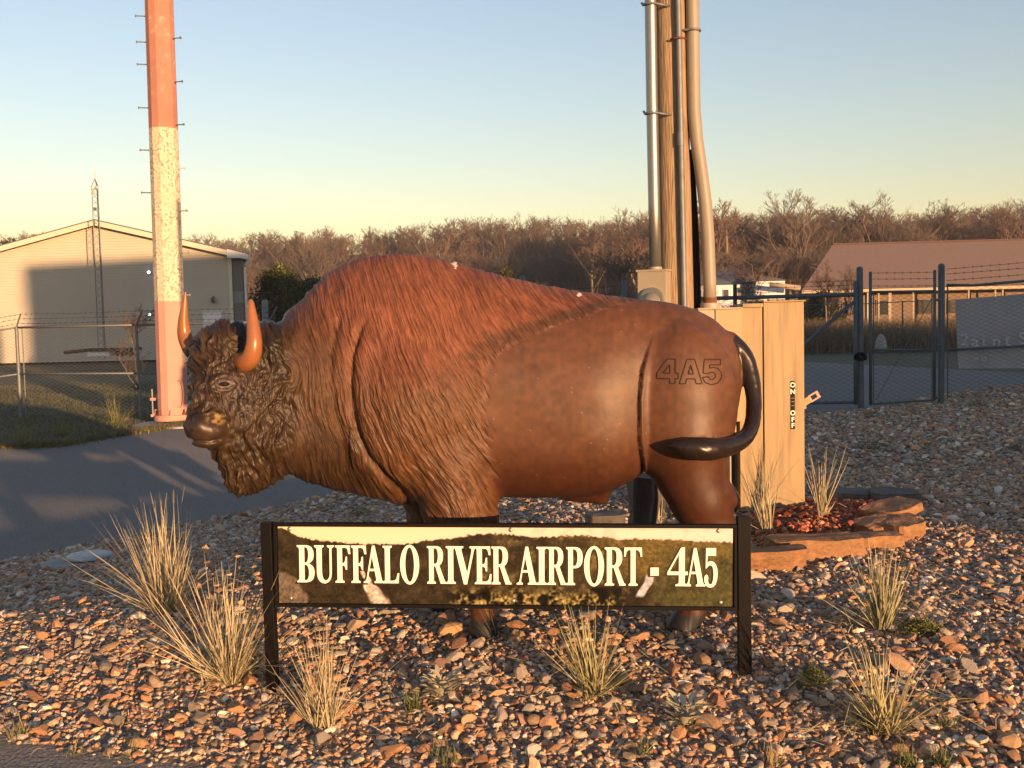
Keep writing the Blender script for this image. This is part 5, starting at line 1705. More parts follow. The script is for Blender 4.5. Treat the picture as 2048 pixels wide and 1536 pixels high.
def mesh_panel(name, a0, a1, z0a, z1a, z0b, z1b, parent, mat, cell=0.075, r_=0.0026):
    """woven diamonds between two posts: a0,a1 ground points (xy)"""
    a0, a1 = Vector((a0[0], a0[1], 0)), Vector((a1[0], a1[1], 0))
    Lg = (a1 - a0).length
    d = (a1 - a0) / Lg
    nrm = Vector((-d.y, d.x, 0))
    n = max(2, int(Lg / cell))
    rows = int(max(z1a - z0a, z1b - z0b) / cell * 2.0)
    V, Fq = [], []
    for i in range(n + 1):
        pts = []
        for j in range(rows + 1):
            s = (i + (0.5 if (i + j) % 2 else -0.5)) / n
            s = min(max(s, 0), 1)
            z0_, z1_ = z0a + (z0b - z0a) * s, z1a + (z1b - z1a) * s
            pts.append(a0 + d * (Lg * s) + Vector((0, 0, z0_ + (z1_ - z0_) * j / rows)) + nrm * (0.004 if (i + j) % 2 else -0.004))
        for p, q in zip(pts[:-1], pts[1:]):
            t = (q - p)
            if t.length < 1e-5: continue
            t.normalize()
            u = t.cross(nrm).normalized() * r_
            w = nrm * r_
            o = len(V)
            V += [p + u, p - u * .5 + w, p - u * .5 - w, q + u, q - u * .5 + w, q - u * .5 - w]
            Fq += [(o, o + 1, o + 4, o + 3), (o + 1, o + 2, o + 5, o + 4), (o + 2, o, o + 3, o + 5)]
    ob = link(name, fast_mesh(name, np.array([tuple(v) for v in V]), np.array(Fq), mat), parent)
    return tag(ob, kind='stuff')


def barbed(p0, p1, parent, r_=0.0035, sag=0.012, mat=None):
    pts = [p0.lerp(p1, t) - Vector((0, 0, sag * 4 * t * (1 - t))) for t in np.linspace(0, 1, 12)]
    mb = MB().tube(pts, r_, 4, False)
    nb = max(2, int((p1 - p0).length / 0.14))
    for i in range(1, nb):
        c = p0.lerp(p1, i / nb) - Vector((0, 0, sag * 4 * (i / nb) * (1 - i / nb)))
        for v in (Vector((0.012, 0.01, 0.02)), Vector((-0.012, 0.01, 0.02))):
            mb.tube([c - v, c + v], 0.0028, 3, False)
    return mb.build('barbed_wire', mat or m_barb, parent)


def xy(p): return (p.x, p.y)


fl_ = empty('chain_link_fence', G(40, 832))
tag(fl_, 'chain link fence with angled barbed wire arms before the warehouse on the left', 'fence')
P1, P2 = W(42, 832, 22.8), W(281, 834, 21.9)
dirL = (P2 - P1)
P0 = Vector((P1.x - 2.6, P1.y + 0.9, P1.z - 0.30))
P3 = P2 + dirL * 1.02; P3.z = P2.z - 0.0
P4 = Vector((W(531, 640, 21.2).x, 21.2, P2.z + 0.02))
HT = 1.95
for k, (p, arm, rad) in enumerate(((P0, 1, .03), (P1, 1, .038), (P2, 1, .03), (P3, 1, .03))):
    g_ = MB().tube([p + Vector((0, 0, -0.1)), p + Vector((0, 0, HT + 0.02))], rad, 12).build('post', m_galv_dull, fl_, True, 40)
    q = p + Vector((0, 0, HT))
    MB().tube([q, q + Vector((0.21, -0.22, 0.29))], 0.017, 8).build('arm', m_galv_dull, g_, True, 40)
MB().tube([P1 + Vector((0.12, 0, -.05)), P1 + Vector((0.12, 0, HT))], 0.014, 8).build('tension_bar', m_galv_dull, fl_)
for p, q in ((P0, P1), (P1, P2), (P2, P3), (P3, P4)):
    for h_ in (HT, 0.93):
        MB().tube([p + Vector((0, 0, h_)), q + Vector((0, 0, h_))], 0.021, 8).build('rail', m_galv_dull, fl_, True)
    mesh_panel('wire_mesh', xy(p), xy(q), p.z + 0.03, p.z + HT + 0.05, q.z + 0.03, q.z + HT + 0.05, fl_, m_wire)
    for f in (0.3, 0.65, 1.0):
        o_ = Vector((0.21, -0.22, 0.29)) * f + Vector((0, 0, HT))
        barbed(p + o_, q + o_, fl_)
p = P2 + Vector((0, -0.05, 0.65))
MB().tube([p + Vector((-0.05 + 0.045 * math.cos(t), 0, 0.06 * math.sin(t))) for t in np.linspace(0, 6.28, 14)], 0.012, 6, False).build('ring_latch', m_black, fl_)

fr = empty('gate_fence', Vector((P4.x, P4.y, P4.z)))
tag(fr, 'grey terminal post fence with straight barbed strands behind the bison shoulder', 'fence')
top4 = W(531, 599, 21.2).z
MB().tube([P4 + Vector((0, 0, -.1)), Vector((P4.x, P4.y, top4 - 0.03)), Vector((P4.x, P4.y, top4))], [0.062, 0.062, 0.03], 14).build('post', m_galv_dull, fr, True, 50)
GX0 = W(1248, 700, 18.6)
P5 = Vector((GX0.x, 18.6, gz(GX0.x, 18.6)))
P5.z = -0.1
for h_ in (top4 - P4.z - 0.12, top4 - P4.z - 0.24, top4 - P4.z - 0.34):
    barbed(P4 + Vector((0, 0, h_)), P5 + Vector((0, 0, h_)), fr, sag=0.03)
MB().tube([P4 + Vector((0, 0, 1.74)), P5 + Vector((0, 0, 1.72))], 0.025, 8).build('rail', m_galv_dull, fr, True)
mesh_panel('wire_mesh', xy(P4), xy(P5), P4.z + 0.03, P4.z + 1.8, P5.z + 0.03, P5.z + 1.75, fr, m_wire)
tag(MB().tube([Vector((W(1045, 700, 19.5).x, 19.5, -.2)), W(1045, 551, 19.5)], 0.05, 10).build('post_top', m_galv_dull, fr, True), None)
MB().tube([P5 + Vector((0, 0, -.1)), W(1248, 560, 18.6)], 0.038, 10).build('post', m_post_d, fr, True)

# double drive gate
GYY = 17.9
gt = empty('drive_gate', W(1600, 815, GYY))
tag(gt, 'dark pipe drive gate with diagonal brace and chain beside the tan cabinet', 'gate')
gz0 = W(1700, 812, GYY).z
g0 = Vector((W(1250, 700, 18.5).x, 18.5, gz0)); g1 = Vector((W(1471, 700, 18.2).x, 18.2, gz0)); g2 = Vector((W(1711, 700, GYY).x, GYY, gz0))
ztop = W(1600, 592, GYY).z
for p, q in ((g0, g1), (g1, g2)):
    lf = MB().tube([Vector((p.x + 0.03, p.y, ztop)), Vector((q.x - 0.03, q.y, ztop))], 0.036, 10).build('top_rail', m_post_d, gt, True)
    MB().tube([Vector((p.x + 0.03, p.y, gz0 + 0.06)), Vector((q.x - 0.03, q.y, gz0 + 0.06))], 0.028, 10).build('bottom_rail', m_post_d, gt, True)
    for e in (p, q):
        zz_ = W(1711, 562, GYY).z if e is not g0 else ztop + 0.1
        MB().tube([Vector((e.x, e.y, gz0 + 0.02)), Vector((e.x, e.y, zz_))], 0.034, 10).build('stile', m_post_d, gt, True)
    mesh_panel('wire_mesh', xy(p), xy(q), gz0 + 0.06, ztop, gz0 + 0.06, ztop, gt, m_wire_d)
br = [Vector((g1.x + 0.05, 18.15, gz0 + 0.15)), Vector((g2.x - 0.03, GYY - 0.02, ztop - 0.12))]
MB().tube(br, 0.030, 10).build('brace', m_post_d, gt, True)
MB().tube([Vector((g0.x, 18.5, ztop - 0.12)), Vector((g1.x, 18.2, gz0 + 0.15))], 0.026, 10).build('brace', m_post_d, gt, True)
for k in range(3):
    barbed(Vector((g1.x, 18.2, ztop + 0.09 + 0.08 * k)), Vector((g2.x, GYY, ztop + 0.09 + 0.08 * k)), gt)
cl_ = W(1721, 713, GYY - 0.1)
mb = MB()
for k in range(16):
    a_ = k / 16 * 2 * math.pi
    c = cl_ + Vector((0.085 * math.cos(a_), 0.03 * math.sin(a_ * 2), 0.045 * math.sin(a_)))
    mb.tube([c + Vector((0.024 * math.cos(t), 0.012 * math.sin(t + k), 0.024 * math.sin(t))) for t in np.linspace(0, 6.28, 9)], 0.010, 5, False)
tag(mb.build('chain', m_black, None, True), 'dark heavy chain wound round the gate post', 'chain')
MB().box((W(1722, 716, GYY).x + .02, GYY - .14, cl_.z - 0.03), (0.06, 0.03, 0.07), 0, 0.01).build('padlock', m_black, gt)

gp = empty('gate_post', W(1722, 815, 17.95))
tag(gp, 'thick dark gate post with domed cap left of the walk gate', 'post')
zt_ = W(1720, 533, 17.95).z
x_ = W(1722, 815, 17.95).x
MB().tube([(x_, 17.95, gz0 - 0.1), (x_ - 0.02, 17.95, zt_ - 0.05), (x_ - 0.02, 17.95, zt_ - 0.02), (x_ - 0.02, 17.95, zt_)], [0.055, 0.055, 0.05, 0.02], 16).build('shaft', m_post_d, gp, True, 60)

wgt = empty('walk_gate', W(1806, 810, 18.1))
tag(wgt, 'narrow chain link walk gate between two thick dark posts', 'gate')
w0, w1 = Vector((W(1741, 700, 18.0).x, 18.0, 0)), Vector((W(1869, 700, 18.2).x, 18.2, 0))
zb0, zb1 = W(1741, 812, 18.0).z, W(1869, 802, 18.2).z
for e, zb_, ty in ((w0, zb0, 543), (w1, zb1, 540)):
    MB().tube([(e.x, e.y, zb_ + 0.02), (e.x, e.y, W(1741 if e is w0 else 1869, ty, e.y).z)], 0.026, 10).build('stile', m_post_d, wgt, True)
for ya, yb in ((584, 582), (700, 700)):
    MB().tube([W(1741, ya, 18.0), W(1869, yb, 18.2)], 0.022, 10).build('rail', m_post_d, wgt, True)
MB().tube([W(1745, 808, 18.0), W(1868, 800, 18.2)], 0.018, 8).build('rail', m_post_d, wgt, True)
mesh_panel('wire_mesh', xy(w0), xy(w1), zb0 + 0.03, W(1741, 584, 18.0).z, zb1 + 0.03, W(1869, 582, 18.2).z, wgt, m_wire_d)
MB().tube([W(1752, 800, 17.98), W(1866, 592, 18.18)], 0.007, 6).build('brace_rod', m_post_d, wgt)
MB().tube([W(1747, 585, 17.98), W(1747, 806, 17.98)], 0.010, 6).build('tension_bar', m_post_d, wgt)
MB().tube([W(1864, 585, 18.18), W(1864, 800, 18.18)], 0.010, 6).build('tension_bar', m_post_d, wgt)
for ya, yb in ((546, 544), (558, 557), (572, 571)):
    barbed(W(1741, ya, 18.0), W(1869, yb, 18.2), wgt, sag=0.004)
for y in (600, 690, 795):
    c = W(1876, y, 18.2)
    MB().box(c, (0.09, 0.05, 0.045), 0, 0.01).build('hinge', m_post_d, wgt)

tp = empty('terminal_post', W(1882, 808, 18.25))
tag(tp, 'thick dark terminal post with domed cap right of the walk gate', 'post')
x_ = W(1882, 808, 18.25).x
zt_ = W(1883, 527, 18.25).z
MB().tube([(x_, 18.25, zb1 - 0.1), (x_, 18.25, zt_ - 0.05), (x_, 18.25, zt_ - 0.02), (x_, 18.25, zt_)], [0.056, 0.056, 0.05, 0.02], 16).build('shaft', m_post_d, tp, True, 60)
rf = empty('chain_link_fence', W(1960, 800, 18.4))
tag(rf, 'dark chain link fence with three barbed strands at the right edge', 'fence')
ra, rb = W(1893, 800, 18.3), W(2330, 770, 17.6)
zTa, zTb = W(1893, 570, 18.3).z, W(2330, 541, 17.6).z
MB().tube([W(1893, 570, 18.3), W(1945, 571, 18.2), W(2048, 562, 18.05), W(2330, 541, 17.6)], 0.025, 10).build('top_rail', m_post_d, rf, True)
MB().tube([W(1893, 700, 18.3), W(2048, 692, 18.05), W(2330, 678, 17.6)], 0.022, 10).build('mid_rail', m_post_d, rf, True)
mesh_panel('wire_mesh', xy(ra), xy(rb), ra.z + 0.02, zTa, rb.z + 0.02, zTb, rf, m_wire_d)
MB().tube([W(1895, 572, 18.28), W(1895, 798, 18.28)], 0.012, 6).build('tension_bar', m_post_d, rf)
MB().tube([rb + Vector((0, 0, -.2)), W(2330, 520, 17.6)], 0.035, 10).build('post', m_post_d, rf, True)
for ya, yb in ((538, 497), (548, 510), (561, 523)):
    barbed(W(1893, ya, 18.28), W(2330, yb, 17.6), rf, sag=0.015, r_=0.004)
bn = empty('banner', W(1980, 735, 18.35))
tag(bn, 'pale blue grey vinyl banner tied behind the right chain link fence', 'banner')
bc = [W(1911, 599, 18.36), W(2330, 565, 17.75), W(2330, 735, 17.75), W(1917, 737, 18.36)]
nb = 24
Vb = []
for i in range(nb + 1):
    for j in range(9):
        s, t = i / nb, j / 8
        p = bc[0].lerp(bc[1], s).lerp(bc[3].lerp(bc[2], s), t)
        p.y += 0.02 * math.sin(s * 23 + t * 4) + 0.012 * math.sin(t * 9 + s * 5)
        Vb.append(tuple(p))
Jb = np.arange((nb + 1) * 9).reshape(nb + 1, 9)
Qb = np.stack([Jb[:-1, :-1], Jb[1:, :-1], Jb[1:, 1:], Jb[:-1, 1:]], -1).reshape(-1, 4)
m_ban = M_('banner vinyl', (0.42, 0.40, 0.42), 0.5, var=(0.30, 0.33, 0.37), scale=1.6, detail=2)
sheet = link('sheet', fast_mesh('sheet', np.array(Vb), Qb, m_ban, True), bn)
m_bt = M_('faint banner print', (0.55, 0.55, 0.55), 0.6)
bdir = (bc[1] - bc[0]); brz = math.atan2(bdir.y, bdir.x)
for s, x, y, size in (('2', 1928, 680, .30), ('a', 1949, 683, .30), ('i', 1966, 682, .30), ('n', 1992, 683, .30), ('t', 2014, 681, .30), ('o', 1967, 716, .16), ('o', 1951, 717, .13), ('S', 2044, 678, .3)):
    c = W(x, y, 18.30 - (x - 1911) / 419 * 0.61)
    text_mesh('print_letter', s, size, (c.x, c.y - 0.025, c.z), m_bt, sheet, rz=brz)

# far thin fence between the road and the tall grass
ff = empty('wire_fence', W(1800, 695, 44))
tag(ff, 'thin wire fence in front of the tall dry grass beyond the road', 'fence')
fz = [W(x, 0 + y, 46) for x, y in ((1560, 700), (1805, 698), (2100, 692))]
for p in (fz[0], fz[1], fz[2]):
    MB().tube([p + Vector((0, 0, -0.4)), Vector((p.x, p.y, W(1805, 602, 46).z))], 0.035, 8).build('post', m_post_d, ff, True)
MB().tube([W(1560, 610, 46), W(1720, 608, 46), W(1870, 600, 46), W(2100, 598, 46)], 0.022, 6).build('rail', m_post_d, ff, True)

# ================================================================== houses
m_shingle = M_('mauve brown shingles', (0.165, 0.113, 0.095), 0.9, var=(0.13, 0.09, 0.077), scale=2.5, var2=(0.20, 0.137, 0.115), scale2=14)
m_post_pale = M_('dull cream post', (0.33, 0.28, 0.21), 0.7)
m_brick_far = M_('tan brick', (0.20, 0.135, 0.09), 0.85, var=(0.16, 0.105, 0.07), scale=1)
ho = empty('long_house', W(1850, 650, 72))
tag(ho, 'long low house with mauve shingle hip roof and white porch posts beyond the right fence', 'house')
hz0 = min(gz(22, 72), gz(40, 72)) - 0.3
E0, E1, R0, R1 = W(1604, 577, 70), W(2200, 570, 70), W(1665, 490, 76), W(2200, 476, 76)
ez = (E0.z + E1.z) / 2
E0.z = ez; E1.z = ez + 0.05
K0, K1 = Vector((E0.x * 82 / 70 + 0.4, 82, ez)), Vector((E1.x, 82, ez))
mb = MB()
mb.add([tuple(p) for p in (E0, E1, R1, R0, K0, K1)], [(0, 1, 2, 3), (0, 3, 4), (3, 2, 5, 4)])
mb.build('roof', m_shingle, ho)
MB().tube([R0 + Vector((0, 0, 0.03)), R1 + Vector((0, 0, 0.03))], 0.10, 6).build('ridge_cap', M_('dark ridge', (0.10, 0.06, 0.05), 0.9), ho)
MB().box(((E0.x + E1.x) / 2, 70.02, ez - 0.12), (E1.x - E0.x, 0.06, 0.20)).build('fascia', M_('warm fascia paint', (0.40, 0.31, 0.21), 0.7), ho)
MB().add([(E0.x, 70.05, ez - 0.23), (E1.x, 70.05, ez - 0.23), (E1.x, 72.0, ez - 0.23), (E0.x, 72.0, ez - 0.23)], [(0, 3, 2, 1)]).build('soffit', m_trim, ho)
wl = MB().box(((E0.x + E1.x) / 2 + 1.6, 75.5, (ez - 0.24 + hz0) / 2), (E1.x - E0.x - 3.0, 7, ez - 0.24 - hz0)).build('wall', m_brick_far, ho)
for x in (1735, 1757, 1778, 1781, 1826, 1880, 1937, 1990, 2005, 2060, 2110):
    c = W(x, 600, 70.4)
    MB().box((c.x, 70.4, (ez - 0.24 + hz0) / 2), (0.10, 0.10, ez - 0.24 - hz0)).build('porch_post', m_post_pale, ho)
for x in (1700, 1768, 1850, 1910, 1960, 2030):
    c = W(x, 600, 71.95)
    w_ = MB().box((c.x, 71.97, ez - 1.3), (1.1, 0.08, 1.1)).build('window', m_brick_far, ho)
    MB().box((c.x, 71.925, ez - 1.3), (0.96, 0.03, 0.96)).build('pane', M_('dark glass', (0.02, 0.025, 0.03), 0.1), w_)
wt_ = empty('white_house', W(1490, 600, 112))
tag(wt_, 'small white house with blue grey roof seen right of the grey conduit', 'house')
m_wh = M_('white lap boards', (0.62, 0.63, 0.64), 0.7)
m_broof = M_('blue grey roof metal', (0.115, 0.13, 0.15), 0.6)
m_troof = M_('brown roof', (0.22, 0.17, 0.14), 0.8)
q0, q1 = W(1370, 571, 112), W(1520, 566, 112)
zE = q0.z
zR = W(1450, 549, 116).z
zg = gz(q0.x, 112) - 0.4
MB().box(((q0.x + q1.x) / 2, 116, (zE + zg) / 2), (q1.x - q0.x, 8, zE - zg)).build('wall', m_wh, wt_)
MB().add([(q0.x - .3, 111.6, zE), (q1.x + .3, 111.6, zE), (q1.x + .3, 116, zR + 0.9), (q0.x - .3, 116, zR + 0.9), (q0.x - .3, 120.4, zE), (q1.x + .3, 120.4, zE)], [(0, 1, 2, 3), (3, 2, 5, 4), (0, 3, 4), (1, 5, 2)]).build('roof', m_broof, wt_)
r0, r1 = W(1512, 566, 110), W(1570, 560, 110)
w2 = MB().box(((r0.x + r1.x) / 2, 113.5, (zE + zg) / 2 + 0.1), (r1.x - r0.x, 7, zE - zg + 0.2)).build('wing', m_wh, wt_)
zp = W(1515, 543, 110).z
MB().add([(r0.x - 1.2, 109.7, zE + 0.2), (r1.x + 0.3, 109.7, zE + 0.25), (r0.x + 0.2, 113, zp), (r1.x - 2.0, 113, zp - .2), (r0.x - 1.2, 117, zE + 0.2), (r1.x + .3, 117, zE + .25)], [(0, 1, 3, 2), (1, 5, 3), (2, 3, 5, 4), (0, 2, 4)]).build('roof', m_troof, w2)
for x, c_ in ((1452, (0.03, 0.03, 0.035)), (1481, (0.16, 0.09, 0.06))):
    c = W(x, 588, 111.9)
    w_ = MB().box((c.x, 111.96, c.z - 0.1), (0.34 * 2, 0.10, 1.3)).build('window', m_white, wt_)
    MB().box((c.x, 111.89, c.z - 0.1), (0.56, 0.05, 1.15)).build('pane', M_('house pane', c_, 0.3), w_)
tag(MB().tube([W(1540, 569, 108), W(1600, 576, 108)], 0.28, 6).build('pale_log', M_('pale bark', (0.33, 0.26, 0.19), 0.9), None, True), 'pale roof edge of a shed between the white house and the long house', 'shed roof')
gb = MB().lathe(W(1762, 698, 38), [(0.20, -0.1), (0.21, 0.1), (0.17, 0.35), (0.09, 0.5), (0.02, 0.55)], 16).build('white_sack', m_concrete, None, True)
tag(gb, 'pale grey round sack on the grass seen through the walk gate', 'sack')

# the hangar behind the viewer whose shade lies over the right side
cs_, sn_ = math.cos(SUN_AZ), math.sin(SUN_AZ)


def ps(p, s, z): return Vector((p * cs_ - s * sn_, p * sn_ + s * cs_, z))


han = empty('hangar', ps(22, -32, 0))
tag(han, 'large metal hangar behind the viewer', 'hangar')
HP0, HP1, HS0, HS1, HE, HR = 6.78, 40.0, -22.0, -46.0, 10.9, 11.8
MB().add([ps(HP0, HS0, -1), ps(HP1, HS0, -1), ps(HP1, HS1, -1), ps(HP0, HS1, -1), ps(HP0, HS0, HE), ps(HP1, HS0, HE), ps(HP1, HS1, HE), ps(HP0, HS1, HE), ps(HP0, (HS0 + HS1) / 2, HR), ps(HP1, (HS0 + HS1) / 2, HR)],
         [(0, 1, 5, 4), (2, 3, 7, 6), (3, 0, 4, 8, 7), (1, 2, 6, 9, 5)]).build('wall', m_siding, han)
MB().add([ps(HP0 - .1, HS0 + .4, HE - .02), ps(HP1 + .1, HS0 + .4, HE - .02), ps(HP1 + .1, (HS0 + HS1) / 2, HR + .06), ps(HP0 - .1, (HS0 + HS1) / 2, HR + .06), ps(HP1 + .1, HS1 - .4, HE - .02), ps(HP0 - .1, HS1 - .4, HE - .02)],
         [(0, 1, 2, 3), (3, 2, 4, 5)]).build('roof', m_roof_dark, han)
MB().box((0, 0, 0), (9, 0.1, 5), 0, 0, Matrix.Translation(ps(22, HS0 + 0.1, 2.4)) @ Matrix.Rotation(SUN_AZ, 4, 'Z')).build('door', m_galv_dull, han)

# ================================================================== trees
m_bark = M_('bare twig bark', (0.165, 0.12, 0.09), 0.95, var=(0.12, 0.088, 0.068), scale=0.6)
m_bark_red = M_('reddish twig bark', (0.185, 0.118, 0.084), 0.95, var=(0.135, 0.088, 0.064), scale=0.6)
m_bark_pale = M_('pale limb bark', (0.21, 0.16, 0.118), 0.95, var=(0.18, 0.13, 0.09), scale=0.8)


def tree_data(seed, H, spread=0.55, levels=5, first=0.25, r0=0.16, kids=(7, 5, 5, 4), twig=0.010, up=0.25):
    r = random.Random(seed)
    TV, TF, BV, BF = [], [], [], []

    def limb(V, Fc, p, d, L, ra, rb, n, ns):
        pts = [p.copy()]
        dd = d.copy()
        for k in range(ns):
            dd = (dd + Vector((r.gauss(0, .075), r.gauss(0, .075), r.gauss(0, .06) + up * 0.14))).normalized()
            pts.append(pts[-1] + dd * (L / ns))
        o = len(V)
        for k, q in enumerate(pts):
            t = k / ns
            rr_ = ra + (rb - ra) * t
            u = dd.cross(Vector((0.3, 0.9, 0.1))).normalized()
            w = dd.cross(u)
            for j in range(n):
                a_ = 2 * math.pi * j / n
                V.append(tuple(q + (u * math.cos(a_) + w * math.sin(a_)) * rr_))
        for k in range(ns):
            for j in range(n):
                Fc.append((o + k * n + j, o + k * n + (j + 1) % n, o + (k + 1) * n + (j + 1) % n, o + (k + 1) * n + j))
        return pts

    def grow(p, d, L, rad, lev):
        if lev == 0:
            limb(TV, TF, p, d, L, rad, rad * 0.45, 5, 4)
        pts = limb(BV, BF, p, d, L, rad, max(rad * 0.45, twig * .6), 5 if lev < 2 else 3, 5 if lev < 2 else (3 if lev < 3 else 2)) if lev else None
        if lev == 0:
            pts = [p + d * (L * t) for t in np.linspace(0, 1, 6)]
        if lev >= levels - 1: return
        nk = kids[min(lev, len(kids) - 1)]
        for i in range(nk):
            t = r.uniform(first if lev == 0 else 0.25, 1.0)
            k = min(int(t * (len(pts) - 1)), len(pts) - 2)
            q = pts[k].lerp(pts[k + 1], t * (len(pts) - 1) - k)
            az = r.uniform(0, 2 * math.pi)
            out = Vector((math.cos(az), math.sin(az), r.uniform(-0.1, 0.6))).normalized()
            nd = (d * r.uniform(0.5, 1.0) + out * spread * r.uniform(0.8, 1.6)).normalized()
            grow(q, nd, L * r.uniform(0.40, 0.66) * (1.1 - 0.35 * t), max(rad * r.uniform(0.40, 0.58), twig), lev + 1)

    grow(Vector((0, 0, -0.3)), Vector((r.gauss(0, .03), r.gauss(0, .03), 1)).normalized(), H * 0.62, r0, 0)
    hz = max(v[2] for v in BV)
    k = H / hz
    TVa, BVa = np.array(TV) * k, np.array(BV) * k
    return (TVa, np.array(TF)), (BVa, BF)


def poly_mesh(name, V, Fc, mat):
    return fast_mesh(name, V, np.array(Fc), mat, True)


protos = []
for i in range(7):
    tall = i < 4
    (tv, tf), (bv, bf) = tree_data(11 + i, 1.0 * 14, spread=0.42 if tall else 0.7, levels=6 if tall else 6, first=0.3 if tall else 0.12, r0=0.17, kids=(9, 5, 5, 4, 3) if tall else (9, 6, 5, 4, 3), twig=0.011, up=0.5 if tall else 0.2)
    mats = (m_bark_pale, (m_bark, m_bark_red)[i % 2])
    protos.append((poly_mesh('trunk', tv, tf, mats[0]), poly_mesh('crown', bv, bf, mats[1])))

LAB_T = 'bare brown tree in the winter wood along the skyline'


def plant_tree(x, y, H, k, label=LAB_T, group='bare trees of the winter wood', name='bare_tree', rz=None, zoff=-0.2, wide=1.0):
    root = empty(name, (x, y, gz(x, y) + zoff))
    tag(root, label, 'tree', group)
    s = H / 14
    for nm, me in zip(('trunk', 'crown'), protos[k]):
        o = bpy.data.objects.new(nm, me)
        COL.objects.link(o)
        o.parent = root
    root.scale = (s * wide, s * wide, s)
    root.rotation_euler = (0, 0, rz if rz is not None else random.uniform(0, 6.28))
    return root


def tops(px):                                          # skyline of the wood
    return np.interp(px, [-80, 0, 70, 380, 480, 560, 620, 650, 700, 760, 860, 900, 960, 1050, 1120, 1180, 1240, 1300, 1400, 1460, 1500, 1590, 1640, 1700, 1760, 1850, 1950, 2050, 2150],
                     [470, 472, 468, 474, 470, 462, 460, 466, 470, 455, 446, 440, 435, 433, 440, 450, 425, 405, 415, 415, 420, 412, 405, 410, 412, 410, 408, 400, 400])


cnt = 0
for px in np.arange(-70, 2130, 22):
    for row, (dd, hs) in enumerate(((1.0, 1.0), (1.16, 1.02), (0.92, 0.72))):
        p_ = px + random.uniform(-12, 12) + row * 8
        dist = (170 if p_ < 1180 else 150 - 25 * smooth(1180, 1400, p_)) * dd * random.uniform(0.96, 1.05)
        ty = float(tops(p_)) + (-5 if p_ < 1180 else 4)
        top = W(p_, ty + random.uniform(-5, 14) * (1 if row < 2 else 1) + (0 if row < 2 else (650 - ty) * 0.30), dist)
        H = top.z - gz(top.x, dist) + 0.2
        zone = ('beyond the cream warehouse at the left', 'above the bison back', 'around the utility pole', 'behind the mauve roofed long house')[int(np.searchsorted((560, 1190, 1440), p_))]
        plant_tree(top.x, dist, H, random.choice((0, 1, 2, 3, 4, 5, 6) if row != 2 else (4, 5, 6)), 'bare brown tree of the winter wood ' + zone, 'bare trees ' + zone, wide=random.uniform(1.0, 1.4))
        cnt += 1
for px, ty, dist, k, lb in ((1582, 368, 120, 0, 'tallest fan shaped bare tree above the shingle roof left end'), (1735, 374, 122, 1, 'tall bare tree with twin fans above the middle of the shingle roof'),
                            (1842, 398, 124, 2, 'slim bare tree standing just above the wood over the shingle roof'), (1438, 375, 118, 3, 'tall bare tree just right of the thick grey conduit'),
                            (2040, 396, 118, 1, 'bare tree breaking the skyline at the right picture edge'), (1190, 452, 125, 5, 'round bare tree in the dip of the skyline left of the pole'),
                            (1275, 408, 100, 4, 'wide dark bare tree just left of the shiny conduit'), (620, 458, 150, 2, 'bare tree with open crown between warehouse and bison hump')):
    top = W(px, ty, dist)
    plant_tree(top.x, dist, top.z - gz(top.x, dist) + 0.2, k, lb, None, wide=1.25)
for px, ty, dist, k, lb in ((1255, 480, 62, 5, 'low spreading bare tree behind the meter box'), (1232, 500, 58, 6, 'pale limbed bare tree low over the bison back')):
    top = W(px, ty, dist)
    plant_tree(top.x, dist, top.z - gz(top.x, dist) + 0.5, k, lb, None, name='bare_tree', wide=1.3)
for px, ty, dist, k, lb in ((270, 612, 30, 6, 'small reddish bare sapling behind the left fence post'), (1655, 520, 64, 3, 'thin leafless sapling in front of the shingle roof corner'), (1700, 530, 63, 2, 'thin leafless sapling beside the gate post'), (1500, 548, 90, 0, 'dark bare sapling before the white house')):
    top = W(px, ty, dist)
    plant_tree(top.x, dist, top.z - gz(top.x, dist) + 0.3, k, lb, None, name='sapling')

# brush filling the wood: one mass of sticks
NB_ = 42000
pxs = rng.uniform(-80, 2140, NB_)
dist = np.where(pxs < 1180, 172, 132) * rng.uniform(0.93, 1.25, NB_)
bx = (pxs - 1024) / F_PX * dist
gzv = terrain(bx, dist)
tp_ = CAM_H + (640 - 0.0227 * (pxs - 1024) - tops(pxs)) / F_PX * dist
zmax = np.maximum(tp_ - gzv, 3) * 0.80
z0 = gzv + zmax * rng.random(NB_) ** 1.2 * 0.85
L = rng.uniform(1.5, 5.0, NB_)
d = np.stack([rng.normal(0, .42, NB_), rng.normal(0, .42, NB_), np.ones(NB_)], -1)
d /= np.linalg.norm(d, axis=1)[:, None]
p0 = np.stack([bx, dist, z0], -1)
p1 = p0 + d * L[:, None]
rad = rng.uniform(0.012, 0.035, NB_)[:, None]
ex_ = np.array([1.0, 0, 0]); ey_ = np.array([0, 1.0, 0])
Vs = np.stack([p0 + ex_ * rad, p0 - ex_ * rad * .6 + ey_ * rad, p0 - ex_ * rad * .6 - ey_ * rad, p1], 1).reshape(-1, 3)
o4 = (np.arange(NB_) * 4)[:, None]
Fs = np.concatenate([o4 + np.array([0, 1, 3]), o4 + np.array([1, 2, 3]), o4 + np.array([2, 0, 3])], 1).reshape(-1, 3)
bc_ = np.array([(0.135, 0.098, 0.075), (0.16, 0.11, 0.08), (0.11, 0.085, 0.07), (0.19, 0.14, 0.105)])[rng.integers(0, 4, NB_)]
brush = link('wood_brush', fast_mesh('wood_brush', Vs, Fs, M_attr('brush', 0.95, 0.1), False, np.repeat(bc_, 4, 0)))
tag(brush, 'tangle of bare brush filling the winter wood', 'brush', kind='stuff')
hl = MB()
